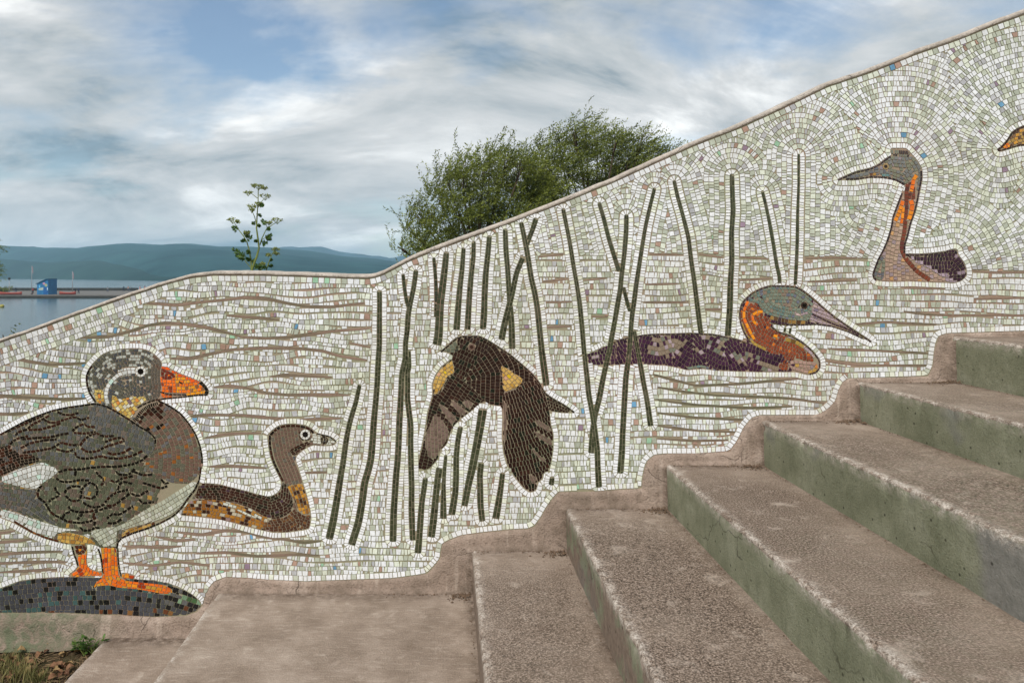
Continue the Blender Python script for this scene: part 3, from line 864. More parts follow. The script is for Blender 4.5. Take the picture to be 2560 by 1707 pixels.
def goose():
    t = 'goose/'
    eye(Z1([(1478, 540)])[0], 11.5, t + 'eye')
    # white crescent behind the eye
    stroke(Z1([(1430,540),(1330,545),(1250,570),(1180,630),(1130,700),(1110,790),(1135,880)]), 10, w_uni(9, 14), WHT, t + 'head')
    stroke(Z1([(1425,510),(1330,512),(1240,535)]), 6, w_uni(8, 12), WHT, t + 'head')
    # outlines
    stroke(Z1([(1005,860),(945,770),(914,670),(908,590),(935,525),(968,480)]), 5.5, w_uni(11, 18), C_OUT, t + 'head')
    stroke(Z1([(0,1203),(130,1133),(260,1063),(400,1003),(560,948),(700,918),(860,896),(1000,875),(1110,903),(1200,948),(1290,1003),(1370,1052),(1480,1125),(1570,1175),(1635,1240),(1632,1310)]), 5.5, w_uni(11, 17), C_OUT, t + 'body')
    stroke(Z1([(1440,920),(1540,865),(1650,835),(1760,820),(1900,808),(2090,785),(2180,785)]), 4.5, w_uni(10, 16), C_OUT, t + 'beak')
    stroke(Z1([(1660,845),(1785,905),(1870,960),(1940,1030),(2000,1110),(2060,1210),(2100,1320),(2122,1430),(2124,1550)]) + Z2([(2118,100),(2108,200),(2090,300),(2050,390),(1985,470),(1910,580),(1820,668),(1690,738),(1550,798),(1390,850),(1265,905),(1235,950),(1228,1010)]), 5, w_uni(11, 18), C_OUT, t + 'body')
    # beak
    stroke(Z1([(2100,650),(2145,690),(2180,740),(2165,780)]), 9, w_uni(8, 12), pal((1, (24, 20, 16), .3)), t + 'beak')
    stroke(Z1([(1880,650),(1920,668)]), 4, w_uni(9, 12), pal((1, (40, 28, 18), .2)), t + 'beak')
    stroke(Z1([(1680,752),(1740,772),(1830,780),(1960,782)]), 4, w_uni(9, 13), C_OUT, t + 'beak')
    fill(Z1([(1690,500),(1780,535),(1860,580),(1790,625),(1690,622)]), pal((1, (112, 42, 28), .2)), t + 'beak', 8, w_uni(6, 12))
    def bk(x, y):
        p, = [(x * 4.2, (y - 800) * 4.2)]
        if p[1] - (455 + (p[0] - 1700) * 0.42) < 55: return pal((3, (232, 92, 30), .12))()
        return pal((5, (228, 150, 34), .1), (1, (150, 96, 54), .15), (2, (236, 118, 34), .1))() if p[0] > 1850 else pal((5, (236, 112, 32), .1), (1, (140, 60, 34), .2))()
    fill(GOOSE_BEAK, bk, t + 'beak', 8, w_uni(6, 13), guide=Z1([(1690,740),(1800,745),(1950,750),(2150,720)]))
    # yellow neck flecks then the grey head
    ny = pal((4, (206, 182, 104), .12), (2, (186, 148, 70), .15), (1, (214, 210, 190), .1), (1, (120, 98, 104), .15), (1, (204, 132, 60), .1))
    fill(Z1([(980,730),(1090,730),(1100,890),(1010,860)]), ny, t + 'head', 8, w_uni(7, 12))
    fill(Z1([(1170,880),(1180,760),(1260,830),(1400,800),(1520,800),(1560,870),(1480,912),(1425,965),(1370,1040),(1290,1000),(1200,945)]), ny, t + 'head', 8.5, w_uni(7, 13), guide=Z1([(1180,760),(1260,900),(1370,1045)]))
    def hd(x, y):
        ex = (x * 4.2 - 1350) / 380.0; ey = ((y - 800) * 4.2 - 420) / 130.0
        pr = 0.42 if (ex * ex + ey * ey) < 1.5 and x * 4.2 < 1620 else (0.35 if x * 4.2 < 1150 else 0.10)
        if x * 4.2 > 1600: return pal((3, (96, 90, 82), .1), (1, (104, 84, 72), .1))()
        return pal((1, (172, 175, 166), .1))() if rng.random() < pr else pal((4, (88, 88, 78), .12), (2, (76, 78, 80), .12))()
    fill(GOOSE_HEAD, hd, t + 'head', 7.5, w_uni(7, 12))
    # breast
    stroke(Z1([(1660,870),(1560,900),(1480,960),(1420,1050),(1380,1085)]), 9, w_uni(4, 6), BLK, t + 'body')
    br = lambda x, y: (BRN() if (x * 4.2 < 1700 and (y - 800) * 4.2 < 1150 and rng.random() < .5) else pal((6, (112, 88, 76), .12), (2, (98, 96, 82), .12), (.5, (150, 92, 44), .15), (1, (104, 102, 104), .1))(x, y))
    fill(Z1([(1385,1075),(1450,975),(1560,890),(1655,850),(1785,910),(1870,965),(1940,1035),(2000,1115),(2060,1215),(2098,1320),(2118,1430),(2120,1560)]) + Z2([(2110,120),(2095,230),(1980,330),(1800,320),(1640,240),(1520,150),(1500,90)]) + Z1([(1600,1390),(1650,1290),(1640,1220),(1560,1160)]),
         br, t + 'body', 11, w_uni(7, 11), guide=Z1([(1660,860),(1800,1000),(1900,1150),(1960,1320),(1970,1500)]) + Z2([(1960,200)]))
    # white breast-to-belly strip, ochre edge
    fill(Z2([(2090,270),(2060,380),(1980,480),(1900,570),(1820,640),(1700,700),(1500,760),(1300,810),(1230,830),(1225,990),(1060,990),(1030,940),(960,870),(930,830),(1050,800),(1250,770),(1400,680),(1560,580),(1760,470),(1900,370)]),
         pal((5, (186, 190, 172), .08), (2, (206, 208, 198), .06), (2, (168, 172, 156), .08)), t + 'belly', 11, w_uni(8, 13), guide=Z2([(1050,900),(1250,790),(1500,690),(1750,560),(2000,400)]))
    fill(Z2([(1240,925),(1270,860),(1350,800),(1500,765),(1700,705),(1830,640),(1900,580),(1900,620),(1700,738),(1550,798),(1400,848)]), pal((4, (196, 160, 92), .12), (2, (170, 128, 60), .15), (2, (88, 50, 30), .2)), t + 'belly', 9, w_uni(9, 15), guide=Z2([(1240,910),(1400,830),(1700,720),(1900,590)]))
    fill(Z2([(600,850),(720,840),(860,870),(960,910),(1030,970),(960,960),(850,968),(720,958),(600,930)]), pal((4, (196, 158, 80), .12), (2, (166, 120, 56), .15)), t + 'belly', 10, w_uni(9, 14), guide=Z2([(600,890),(800,900),(1000,960)]))
    stroke(Z2([(150,725),(260,790),(350,842),(480,895),(600,930),(720,955),(900,965)]), 6, w_uni(9, 16), pal((2, (84, 46, 26), .25), (1, (140, 88, 44), .2)), t + 'belly')
    fill(Z2([(0,590),(130,620),(300,680),(450,730),(620,780),(850,820),(950,860),(1010,940),(860,865),(720,838),(600,848),(560,915),(420,870),(250,792),(120,722),(0,678)]), WHT, t + 'belly', 12, w_uni(9, 15), guide=Z2([(0,630),(200,690),(420,780),(640,820),(900,850)]))
    # white patch
    fill(Z2([(0,265),(150,192),(300,142),(450,98),(640,185),(540,270),(440,330),(395,388),(250,372),(130,342),(60,322),(0,300)]), WHT, t + 'wing', 12, w_uni(9, 15), guide=Z2([(0,290),(200,220),(420,150),(640,190)]))
    fill([(-200, 1212), (-90, 1196), (0, 1194), (0, 1200), (-120, 1225)], WHT, t + 'wing', 12, w_uni(9, 15))
    # scallop strokes of the upper wing (brown) and lower wing (black)
    S1 = [[(20,1195),(160,1130),(300,1070),(430,1010),(540,955)], [(460,1040),(520,1075),(600,1075),(680,1040),(790,1010),(850,1050),(940,1020)], [(290,1140),(340,1095),(430,1050),(520,1000)],
          [(300,1150),(420,1150),(560,1110),(640,1080)], [(160,1210),(200,1170),(290,1145)], [(760,1170),(800,1120),(900,1080),(910,1120),(1000,1120)], [(770,1180),(900,1190),(1010,1170)], [(600,960),(660,990),(760,995),(830,970)],
          [(90,1350),(110,1290),(180,1240),(300,1215)], [(230,1250),(380,1235),(520,1230),(640,1200),(740,1185)], [(840,1320),(880,1260),(930,1215),(1010,1180),(1080,1220),(1200,1215)], [(220,1340),(320,1290),(460,1260),(600,1250)],
          [(240,1390),(400,1370),(560,1340),(640,1280),(740,1310),(830,1310)], [(850,1340),(920,1385),(1030,1375),(1100,1330),(1200,1300),(1290,1270)], [(590,1350),(700,1385),(790,1350)], [(1130,1390),(1180,1410),(1290,1395),(1380,1340)],
          [(790,1380),(800,1440),(900,1455),(1010,1440),(1060,1420),(1140,1450),(1280,1450),(1400,1420),(1500,1370)], [(1100,1280),(1200,1240),(1300,1230),(1300,1280)]]
    for s in S1: stroke(Z1(s), 6.8, w_uni(9, 14), BRN, t + 'wing', gap=1.9)
    S2 = [[(440,330),(470,270),(560,225),(700,180),(830,180),(960,160),(1100,150),(1250,150),(1400,125),(1500,80),(1560,20)], [(440,340),(400,400),(395,470),(470,520),(500,570),(540,640),(640,690),(720,730),(860,740),(960,720),(1010,680)],
          [(590,270),(640,310),(740,310),(830,290),(940,295)], [(580,360),(590,410),(640,450),(560,480),(510,520)], [(680,430),(700,380),(780,350),(850,360)], [(690,450),(740,510),(830,510),(860,450),(850,400),(900,340),(960,310)],
          [(960,320),(1030,360),(1020,450),(960,490),(880,470)], [(870,520),(940,570),(1030,580),(1100,540)], [(1100,530),(1150,470),(1220,420),(1350,390)], [(1120,560),(1200,560),(1260,510),(1380,420)], [(1240,400),(1240,350),(1300,300),(1390,330)],
          [(1010,200),(1040,250),(1110,290),(1060,350)], [(1160,290),(1200,320),(1290,270),(1400,250)], [(1220,190),(1220,220),(1290,240),(1360,230),(1420,170)], [(720,560),(740,610),(850,630),(960,620),(1030,590)], [(660,690),(680,640),(740,620)],
          [(980,690),(990,630),(1080,590),(1180,570)], [(1130,740),(1200,750),(1280,700)], [(1120,700),(1180,640),(1250,660),(1400,560)], [(810,710),(870,640)], [(840,780),(850,820),(960,820),(1000,780),(1050,800)], [(990,770),(1000,720)],
          [(800,180),(790,250)], [(1380,430),(1450,470),(1500,430),(1560,400)], [(1460,490),(1500,540),(1620,520)], [(1400,200),(1500,240),(1620,230)], [(1690,280),(1740,340),(1820,280)], [(1500,320),(1600,350),(1690,380),(1760,350)]]
    for s in S2: stroke(Z2(s), 6.8, w_uni(9, 15), BLK, t + 'wing', gap=1.9)
    # dark flight feathers at the left
    fill(Z1([(-300,1480),(-150,1400),(0,1330),(100,1310),(200,1400),(330,1405),(440,1460),(430,1567)]) + Z2([(440,70),(420,90),(200,165),(0,255),(-200,330)]), pal((4, (28, 22, 16), .3), (2, (64, 34, 22), .3), (1, (90, 88, 84), .15)), t + 'wing', 7, w_uni(7, 12), guide=Z2([(-200,200),(0,110),(200,40),(440,0)]))
    # tail, then everything left of the body
    fill(Z2([(-300,430),(0,350),(150,380),(300,385),(400,400),(460,530),(500,640),(560,700),(640,740),(560,760),(400,700),(130,610),(0,585),(-250,530)]), GRY, t + 'tail', 10, w_uni(8, 14), guide=Z2([(0,470),(300,520),(560,700)]))
    fill(GOOSE_BODY, lambda x, y: OLV() if y > 1150 else GRY(), t + 'wing', 11, w_uni(8, 13), guide=Z1([(0,1330),(400,1250),(900,1290),(1500,1420)]))
    # legs
    stroke(Z2([(760,985),(775,1060),(805,1130),(820,1190)]), 4.5, w_uni(9, 14), C_OUT, t + 'leg#2')
    stroke(Z2([(1035,1010),(1060,1090),(1075,1180),(1085,1270)]), 4.5, w_uni(9, 14), C_OUT, t + 'leg')
    stroke(Z2([(1238,1010),(1240,1110),(1252,1210),(1272,1300)]), 4.5, w_uni(9, 14), C_OUT, t + 'leg')
    fill(Z2([(775,975),(915,975),(915,1030),(840,1090),(800,1070)]), pal((1, (74, 36, 24), .2)), t + 'leg#2', 9, w_uni(8, 12))
    for pts, g in ((GOOSE_LEG_A, [(1150,990),(1150,1200),(1160,1330),(1300,1390),(1600,1420),(1830,1460)]), (GOOSE_LEG_B, [(880,980),(870,1150),(860,1230),(740,1300)]), (GOOSE_TOE, [(1265,1290),(1430,1315)])):
        fill(pts, ORG, t + ('leg#2' if pts is GOOSE_LEG_B else 'leg'), 8.5, w_uni(9, 15), guide=Z2(g))
    stroke(Z2([(975,1415),(1010,1395)]), 5, w_uni(8, 12), C_OUT, t + 'leg'); stroke(Z2([(1810,1455),(1880,1485)]), 5, w_uni(8, 12), C_OUT, t + 'leg')

def rock():
    def c(x, y):
        r = rng.random()
        if y > 1516 and x > 120: return pal((2, (104, 62, 40), .2), (3, (26, 25, 26), .3), (1, (130, 92, 54), .15))() if r < .4 else pal((1, (74, 75, 80), .15))()
        if x > 410 and y > 1470: return pal((4, (30, 30, 32), .3), (1, (66, 96, 60), .2), (1, (120, 150, 120), .2), (1, (96, 96, 96), .1))()
        return pal((6, (72, 73, 78), .18), (1.5, (66, 90, 88), .16), (1.3, (32, 32, 30), .3))()
    fill(ROCK, c, 'rock/rock', 12, w_uni(10, 16), guide=[(-330, 1512), (0, 1495), (150, 1482), (300, 1480), (420, 1492), (505, 1520)])

def teal():
    t = 'teal/'
    eye(Z3([(1268, 336)])[0], 11, t + 'eye')
    stroke(Z3([(1040,800),(1010,740),(960,640),(930,560),(910,450),(905,345),(945,300),(1000,258),(1060,240),(1160,236),(1260,248),(1330,278),(1358,315)]), 7, w_uni(9, 14), BRN, t + 'body', sm=2, shift=-3.0)
    stroke(Z3([(1205,350),(1230,385),(1280,395),(1320,370)]), 4, w_uni(7, 10), BRN, t + 'head')
    stroke(Z3([(1205,330),(1230,290),(1290,285),(1325,320)]), 4, w_uni(7, 10), BRN, t + 'head')
    fill(Z3([(1420,340),(1500,358),(1490,430),(1415,430)]), pal((3, (34, 26, 20), .3)), t + 'beak', 6, w_uni(6, 10))
    stroke(Z3([(1375,328),(1500,352),(1570,405)]), 3.5, w_uni(8, 13), C_OUT, t + 'beak')
    fill(Z3([(1330,320),(1400,332),(1500,354),(1560,387),(1573,414),(1540,438),(1440,443),(1345,432),(1320,390)]), pal((4, (206, 208, 198), .06), (1, (150, 156, 148), .1)), t + 'beak', 6.5, w_uni(8, 13), guide=Z3([(1320,380),(1570,412)]))
    fill(Z3([(1110,490),(1180,440),(1300,395),(1335,430),(1250,480),(1180,540),(1165,580)]), BRN, t + 'head', 5, w_uni(10, 16), guide=Z3([(1120,520),(1200,470),(1330,415)]))
    fill(Z3([(230,812),(420,822),(700,892),(920,948),(1030,885),(1035,810),(1085,815),(1115,900),(1155,1000),(1130,1090),(1050,1150),(950,1165),(850,1130),(740,1060),(600,1010),(420,975),(260,970),(180,960)]), pal((5, (56, 30, 22), .2), (2, (36, 30, 20), .25), (.4, (70, 50, 62), .1)), t + 'back', 6.5, w_uni(9, 14), guide=Z3([(190,900),(420,890),(700,960),(930,1040),(1060,980),(1070,850)]))
    fill(Z3([(1088,840),(1240,810),(1290,970),(1320,1100),(1270,1130),(1200,1080),(1150,960)]), pal((4, (186, 132, 46), .14), (2, (128, 84, 36), .2), (1, (60, 34, 22), .2)), t + 'breast', 8, w_uni(8, 13), guide=Z3([(1170,830),(1220,960),(1260,1120)]))
    fill(Z3([(950,1165),(1050,1150),(1130,1090),(1160,1060),(1260,1130),(1320,1110),(1322,1165),(1303,1255),(1100,1290),(960,1293),(850,1260),(850,1200)]), pal((4, (78, 48, 34), .2), (2, (112, 74, 44), .2)), t + 'breast', 6.5, w_uni(7, 12), guide=Z3([(900,1230),(1080,1210),(1200,1140),(1280,1180)]))
    fill(Z3([(420,980),(600,1015),(740,1065),(850,1135),(850,1175),(700,1130),(560,1060),(430,1020)]), pal((4, (206, 208, 196), .06), (2, (176, 128, 60), .15), (1, (60, 34, 24), .2)), t + 'belly', 7, w_uni(9, 15), guide=Z3([(420,1000),(640,1060),(850,1160)]))
    fill(Z3([(40,1125),(130,990),(180,962),(260,970),(420,975),(600,1010),(850,1130),(950,1165),(960,1293),(820,1263),(560,1193),(280,1143),(140,1128)]), pal((5, (164, 112, 42), .16), (2, (140, 88, 36), .15), (2, (62, 36, 24), .25), (1, (190, 182, 160), .1), (.6, (150, 126, 124), .1)), t + 'belly', 8, w_uni(8, 14), guide=Z3([(60,1060),(300,1060),(600,1120),(950,1230)]))
    fill(TEAL, pal((6, (112, 90, 78), .1), (1, (102, 96, 86), .1), (.4, (84, 86, 92), .1)), t + 'head', 8.5, w_uni(7, 12), guide=Z3([(940,330),(980,560),(1060,740),(1100,860)]))

def blackbird():
    t = 'blackbird/'
    BB = pal((7, (40, 21, 15), .2), (1, (22, 28, 17), .2), (1, (54, 31, 23), .15)); GB = pal((4, (118, 98, 88), .08), (1, (104, 86, 76), .1))
    YB = pal((5, (210, 172, 96), .1), (2, (190, 146, 66), .12), (.7, (226, 190, 40), .08), (.6, (206, 160, 130), .1))
    eye(Z4([(585, 220)])[0], 7.5, t + 'eye', ring=(118, 92, 82), pup=(60, 36, 28))
    stroke(Z4([(330,257),(400,197),(450,152),(490,132),(560,130),(650,130),(720,165),(800,215),(900,280),(1000,365),(1080,435),(1140,510),(1190,600),(1250,640),(1340,690),(1425,750)]), 4.5, w_uni(9, 15), C_OUT, t + 'body', shift=-1.5)
    fill(Z4([(335,255),(400,202),(460,165),(490,240),(450,268),(380,260)]), pal((4, (112, 118, 102), .1), (1, (60, 60, 48), .15)), t + 'beak', 7, w_uni(9, 14), guide=Z4([(335,255),(490,215)]))
    fill(Z4([(425,325),(345,380),(295,450),(268,520),(275,612),(310,600),(360,520),(385,460),(445,430),(432,340)]), YB, t + 'shoulder#1', 9, w_uni(7, 12), guide=Z4([(430,380),(340,450),(290,600)]))
    fill(Z4([(808,358),(900,410),(960,450),(1020,490),(950,550),(838,592),(835,450)]), YB, t + 'shoulder#2', 9, w_uni(8, 13), guide=Z4([(820,380),(900,470),(960,540)]))
    for g in ([(285,745),(340,805),(400,905),(392,960),(330,1050),(300,1120),(235,1130),(205,1030),(205,925),(240,870),(265,800)], [(300,650),(370,715),(470,800),(425,860),(340,740)], [(410,625),(480,690),(550,740),(510,790),(430,700)],
              [(530,635),(605,680),(560,735),(510,680)], [(1070,785),(1160,830),(1240,885),(1232,925),(1130,862)], [(1040,875),(1140,920),(1244,980),(1242,1032),(1130,960)], [(1060,995),(1120,1075),(1205,1150),(1180,1172),(1090,1090)], [(1040,1240),(1120,1285),(1112,1365),(1070,1320)],
              [(842,670),(875,670),(870,990),(842,990)]):
        fill(Z4(g), GB, t + ('wing#1' if g[0][0] < 700 else 'wing#2'), 9, w_uni(8, 13), guide=Z4([(g[0]), (g[len(g)//2])]))
    fill(Z4([(835,600),(950,560),(1025,500),(1120,500),(1185,600),(1220,740),(1230,850),(1250,930),(1250,1050),(1235,1150),(1215,1235),(1168,1240),(1160,1300),(1130,1310),(1110,1390),(1060,1402),(1010,1368),(930,1268),(870,1168),(846,1070),(837,950),(842,800)]), BB, t + 'wing#2', 12, w_uni(6.5, 10), guide=Z4([(840,640),(940,620),(1080,560),(1160,530)]), gap=1.5)
    fill(Z4([(690,660),(640,690),(580,740),(500,800),(440,860),(400,950),(380,1010),(330,1060),(310,1130),(240,1212),(142,1233),(152,1150),(182,1030),(207,900),(227,760),(262,640),(275,615),(330,580),(390,470),(450,440),(600,560)]), BB, t + 'wing#1', 12, w_uni(6.5, 10), guide=Z4([(150,1230),(230,900),(300,680),(400,520)]), gap=1.5)
    fill(Z4([(1180,605),(1250,642),(1340,692),(1428,754),(1330,754),(1210,738)]), BB, t + 'tail', 7, w_uni(6, 10), guide=Z4([(1190,660),(1420,750)]))
    fill(BLACKBIRD, BB, t + 'body', 12, w_uni(6.5, 10), guide=Z4([(500,170),(700,260),(800,420),(790,680)]), gap=1.5)

def grebe():
    t = 'grebe/'
    PUR = pal((6, (64, 34, 58), .18), (2, (48, 26, 46), .2)); TAN = pal((3, (140, 124, 106), .1), (1, (168, 150, 156), .1), (1, (118, 120, 106), .1))
    DK = pal((3, (52, 34, 46), .2), (1, (84, 66, 40), .2)); RED = pal((6, (140, 66, 40), .14), (1, (116, 58, 44), .15), (.6, (204, 108, 34), .1))
    OG = pal((4, (240, 150, 36), .08), (2, (236, 116, 34), .1)); LIL = pal((4, (172, 152, 158), .08), (1, (190, 168, 164), .08), (.5, (130, 116, 134), .1))
    HEAD = pal((5, (122, 132, 118), .1), (2, (106, 128, 122), .12), (1, (140, 122, 108), .1), (1, (110, 114, 128), .1)); OC = pal((3, (170, 140, 66), .15), (1, (112, 84, 44), .2))
    eye(Z5([(1765, 258)])[0], 7.5, t + 'eye', ring=(60, 44, 38))
    stroke(Z5([(1345,545),(1300,480),(1268,400),(1260,320),(1275,250),(1300,215),(1360,160),(1430,125),(1500,105),(1600,105),(1700,110),(1760,145),(1830,200),(1920,280),(2000,345),(2100,415),(2200,480),(2285,537)]), 4, w_uni(8, 14), DK, t + 'head', shift=-1.5)
    stroke(Z5([(1525,395),(1620,405),(1740,405),(1860,400),(1980,415),(2100,455),(2220,510)]), 4, w_uni(8, 14), DK, t + 'beak', shift=-1.2)
    stroke(Z5([(1515,420),(1560,460),(1660,490),(1750,540),(1830,610),(1885,680),(1890,740),(1860,780),(1805,793)]), 4, w_uni(9, 15), DK, t + 'neck', shift=-1.2)
    stroke(Z5([(240,565),(300,535),(400,505),(500,490),(600,480),(760,478),(900,472),(1050,480),(1130,495),(1230,515),(1330,548)]), 4, w_uni(9, 15), DK, t + 'body', shift=-1.2)
    stroke(Z5([(1825,325),(1900,360),(1990,400),(2100,440),(2240,515)]), 5, w_uni(9, 15), pal((1, (72, 50, 62), .2)), t + 'beak')
    fill(Z5([(1835,205),(1920,285),(2000,345),(2100,415),(2200,480),(2285,537),(2220,508),(2100,453),(1980,413),(1860,398),(1800,385),(1820,320)]), LIL, t + 'beak', 8, w_uni(9, 14), guide=Z5([(1810,330),(2000,400),(2290,540)]))
    fill(Z5([(1690,290),(1720,330),(1790,290),(1810,320),(1730,345),(1680,330)]), LIL, t + 'head', 7, w_uni(8, 13))
    stroke(Z5([(1500,350),(1560,365),(1660,385),(1790,392)]), 10, w_uni(8, 12), pal((2, (92, 66, 46), .2), (1, (158, 122, 66), .15), (1, (70, 52, 56), .15)), t + 'head')
    fill(Z5([(1300,220),(1360,163),(1430,128),(1500,108),(1600,108),(1700,113),(1760,148),(1830,203),(1880,250),(1840,330),(1800,375),(1700,385),(1600,370),(1500,340),(1450,310),(1400,240),(1330,225)]), HEAD, t + 'head', 8.5, w_uni(7, 11))
    stroke(Z5([(1330,225),(1300,290),(1295,350),(1330,430),(1365,500),(1385,530)]), 8, w_uni(12, 20), OG, t + 'neck')
    stroke(Z5([(1445,305),(1385,310),(1355,345),(1375,390),(1405,410)]), 8, w_uni(10, 16), OG, t + 'neck')
    stroke(Z5([(1525,490),(1570,500)]), 8, w_uni(10, 16), OG, t + 'neck')
    stroke(Z5([(1280,400),(1310,480),(1370,550),(1470,600)]), 8, w_uni(9, 14), OC, t + 'neck')
    stroke(Z5([(1620,520),(1700,540),(1760,580)]), 10, w_uni(9, 14), OC, t + 'neck')
    fill(Z5([(1590,480),(1680,500),(1750,545),(1830,615),(1880,685),(1840,670),(1760,600),(1640,530)]), LIL, t + 'neck', 9, w_uni(8, 13))
    fill(Z5([(1640,690),(1700,678),(1800,690),(1845,690),(1882,725),(1855,778),(1800,790),(1720,768),(1640,745)]), pal((5, (172, 142, 130), .08), (1, (188, 150, 80), .1), (1, (150, 134, 140), .1), (.6, (220, 140, 70), .1)), t + 'neck', 9, w_uni(8, 13))
    fill(Z5([(1310,240),(1400,235),(1460,310),(1440,330),(1500,350),(1520,425),(1560,462),(1660,492),(1760,560),(1840,650),(1850,700),(1800,690),(1700,675),(1640,690),(1640,760),(1580,768),(1565,720),(1615,680),(1600,645),(1500,630),(1400,580),(1345,545),(1300,480),(1268,400),(1262,320)]), RED, t + 'neck', 9, w_uni(6, 9), guide=Z5([(1400,240),(1330,330),(1400,480),(1560,580),(1720,640),(1700,700)]))
    fill(Z5([(850,735),(970,715),(1080,748),(1090,768),(980,745),(860,755)]), HEAD, t + 'body', 7, w_uni(8, 14))
    pts = Z5([(700,535),(780,560),(590,590),(640,620),(750,615),(1000,500),(1060,560),(1110,610),(960,620),(1240,640),(1290,690),(1330,660),(1390,690),(1130,530),(1450,730),(1520,740),(620,520),(820,540),(160,660)])
    rad = [24, 16, 15, 14, 20, 10, 14, 15, 12, 12, 12, 12, 13, 12, 16, 14, 10, 12, 10]
    def bc(x, y):
        for (a, b), r in zip(pts, rad):
            d = math.hypot(x - a, (y - b) * 1.2)
            if d < r and rng.random() < .85: return TAN()
        return PUR()
    fill(Z5([(70,640),(150,610),(240,566),(300,536),(320,540),(300,715),(200,720),(95,710)]), bc, t + 'body', 8.5, w_uni(7, 11), guide=Z5([(90,640),(300,600)]))
    fill(GREBE, bc, t + 'body', 11, w_uni(6.5, 11), gap=1.5, guide=Z5([(300,640),(480,560),(640,600),(760,560),(900,660),(1000,600),(1150,680),(1300,590),(1600,690)]))

def tall():
    t = 'tall/'
    DK = pal((3, (44, 30, 38), .2), (1, (66, 48, 52), .2)); PNK = pal((5, (172, 146, 130), .08), (2, (160, 142, 146), .08), (1, (184, 160, 140), .08), (.5, (206, 160, 110), .1))
    RED = pal((6, (122, 62, 44), .15), (1, (96, 52, 44), .15)); OG = pal((4, (238, 144, 34), .1), (3, (236, 118, 34), .1)); PUR = pal((6, (58, 37, 52), .16), (1, (40, 30, 38), .2))
    HD = pal((5, (120, 122, 120), .08), (2, (124, 126, 108), .1), (1, (104, 106, 112), .1), (.5, (140, 132, 140), .08))
    eye(Z6([(642, 300)])[0], 6.5, t + 'eye', ring=(176, 150, 104), pup=(52, 36, 30))
    stroke(Z6([(170,430),(230,402),(350,352),(500,317),(580,277),(640,227),(690,195)]), 4.5, w_uni(9, 15), DK, t + 'beak', shift=-1.5)
    stroke(Z6([(250,430),(350,430),(480,408),(600,410),(700,427),(760,447),(825,485)]), 4.5, w_uni(9, 15), DK, t + 'head', shift=1.5)
    stroke(Z6([(995,340),(998,420),(978,520),(955,650),(930,750),(890,860),(862,980),(832,1070),(830,1150)]), 5, w_uni(10, 16), DK, t + 'neck', shift=-1.5)
    stroke(Z6([(810,560),(765,680),(720,800),(705,900),(665,1030),(622,1130),(582,1200),(542,1300),(520,1375),(555,1412)]), 5, w_uni(9, 15), DK, t + 'neck', shift=-1.5)
    stroke(Z6([(835,1158),(960,1162),(1100,1152),(1240,1132)]), 4.5, w_uni(9, 15), DK, t + 'wing', shift=-1.5)
    fill(Z6([(690,127),(840,127),(898,190),(850,212),(695,192)]), pal((4, (52, 44, 50), .2), (2, (120, 124, 112), .1)), t + 'head', 10, w_uni(3.5, 6.5), guide=Z6([(695,155),(880,165)]))
    fill(Z6([(470,370),(580,355),(580,395),(480,402)]), pal((2, (110, 74, 50), .2), (1, (170, 130, 60), .1)), t + 'beak', 7, w_uni(7, 12))
    fill(Z6([(590,372),(690,365),(690,405),(600,405)]), pal((1, (104, 136, 136), .1)), t + 'head', 8, w_uni(7, 12))
    fill(Z6([(165,432),(230,400),(350,350),(500,315),(575,278),(580,400),(480,410),(350,432),(240,432)]), HD, t + 'beak', 9, w_uni(9, 15), guide=Z6([(165,432),(600,340)]))
    stroke(Z6([(945,385),(915,425),(905,490),(890,550)]), 10, w_uni(9, 16), OG, t + 'neck'); stroke(Z6([(885,630),(905,680),(890,760),(865,835)]), 12, w_uni(9, 16), OG, t + 'neck')
    stroke(Z6([(812,635),(795,690),(770,760),(735,835)]), 10, w_uni(9, 16), OG, t + 'neck'); stroke(Z6([(815,700),(808,780),(795,860)]), 8, w_uni(9, 16), OG, t + 'neck')
    stroke(Z6([(860,470),(845,560),(845,680),(835,850),(822,960),(800,1060),(800,1130),(850,1220),(950,1330),(1075,1412)]), 11, w_uni(8, 12), RED, t + 'neck')
    fill(Z6([(820,490),(870,450),(940,440),(940,560),(930,640),(860,625),(830,600)]), RED, t + 'neck', 9, w_uni(7, 11), guide=Z6([(880,450),(880,640)]))
    fill(Z6([(580,275),(640,225),(690,195),(850,210),(900,190),(960,260),(995,330),(1000,420),(980,520),(955,650),(935,650),(945,420),(930,380),(870,450),(828,490),(760,445),(700,425),(600,410),(580,400)]), HD, t + 'head', 9, w_uni(8, 13))
    fill(Z6([(840,1165),(1100,1155),(1290,1112),(1340,1112),(1350,1170),(1400,1230),(1430,1300),(1435,1370),(1380,1420),(1310,1438),(1240,1433),(1190,1380),(1050,1290),(930,1240)]),
         lambda x, y: (pal((1, (168, 150, 162), .1))() if abs((y - 340) * 3.92 - (1190 + ((x - 2050) * 3.92 - 860) * .55)) < 26 and (x - 2050) * 3.92 > 900 else (pal((1, (150, 132, 146), .1))() if rng.random() < .12 else PUR())), t + 'wing', 10, w_uni(6, 10), guide=Z6([(840,1190),(1100,1210),(1300,1200),(1400,1300),(1400,1420)]))
    fill(Z6([(515,1382),(540,1300),(582,1200),(620,1150),(640,1250),(620,1420),(560,1414)]), pal((3, (120, 124, 108), .1), (1, (108, 110, 116), .1)), t + 'breast', 9, w_uni(8, 13))
    fill(TALL, PNK, t + 'breast', 10, w_uni(7, 12), guide=Z6([(770,820),(720,1050),(690,1250),(700,1420)]))

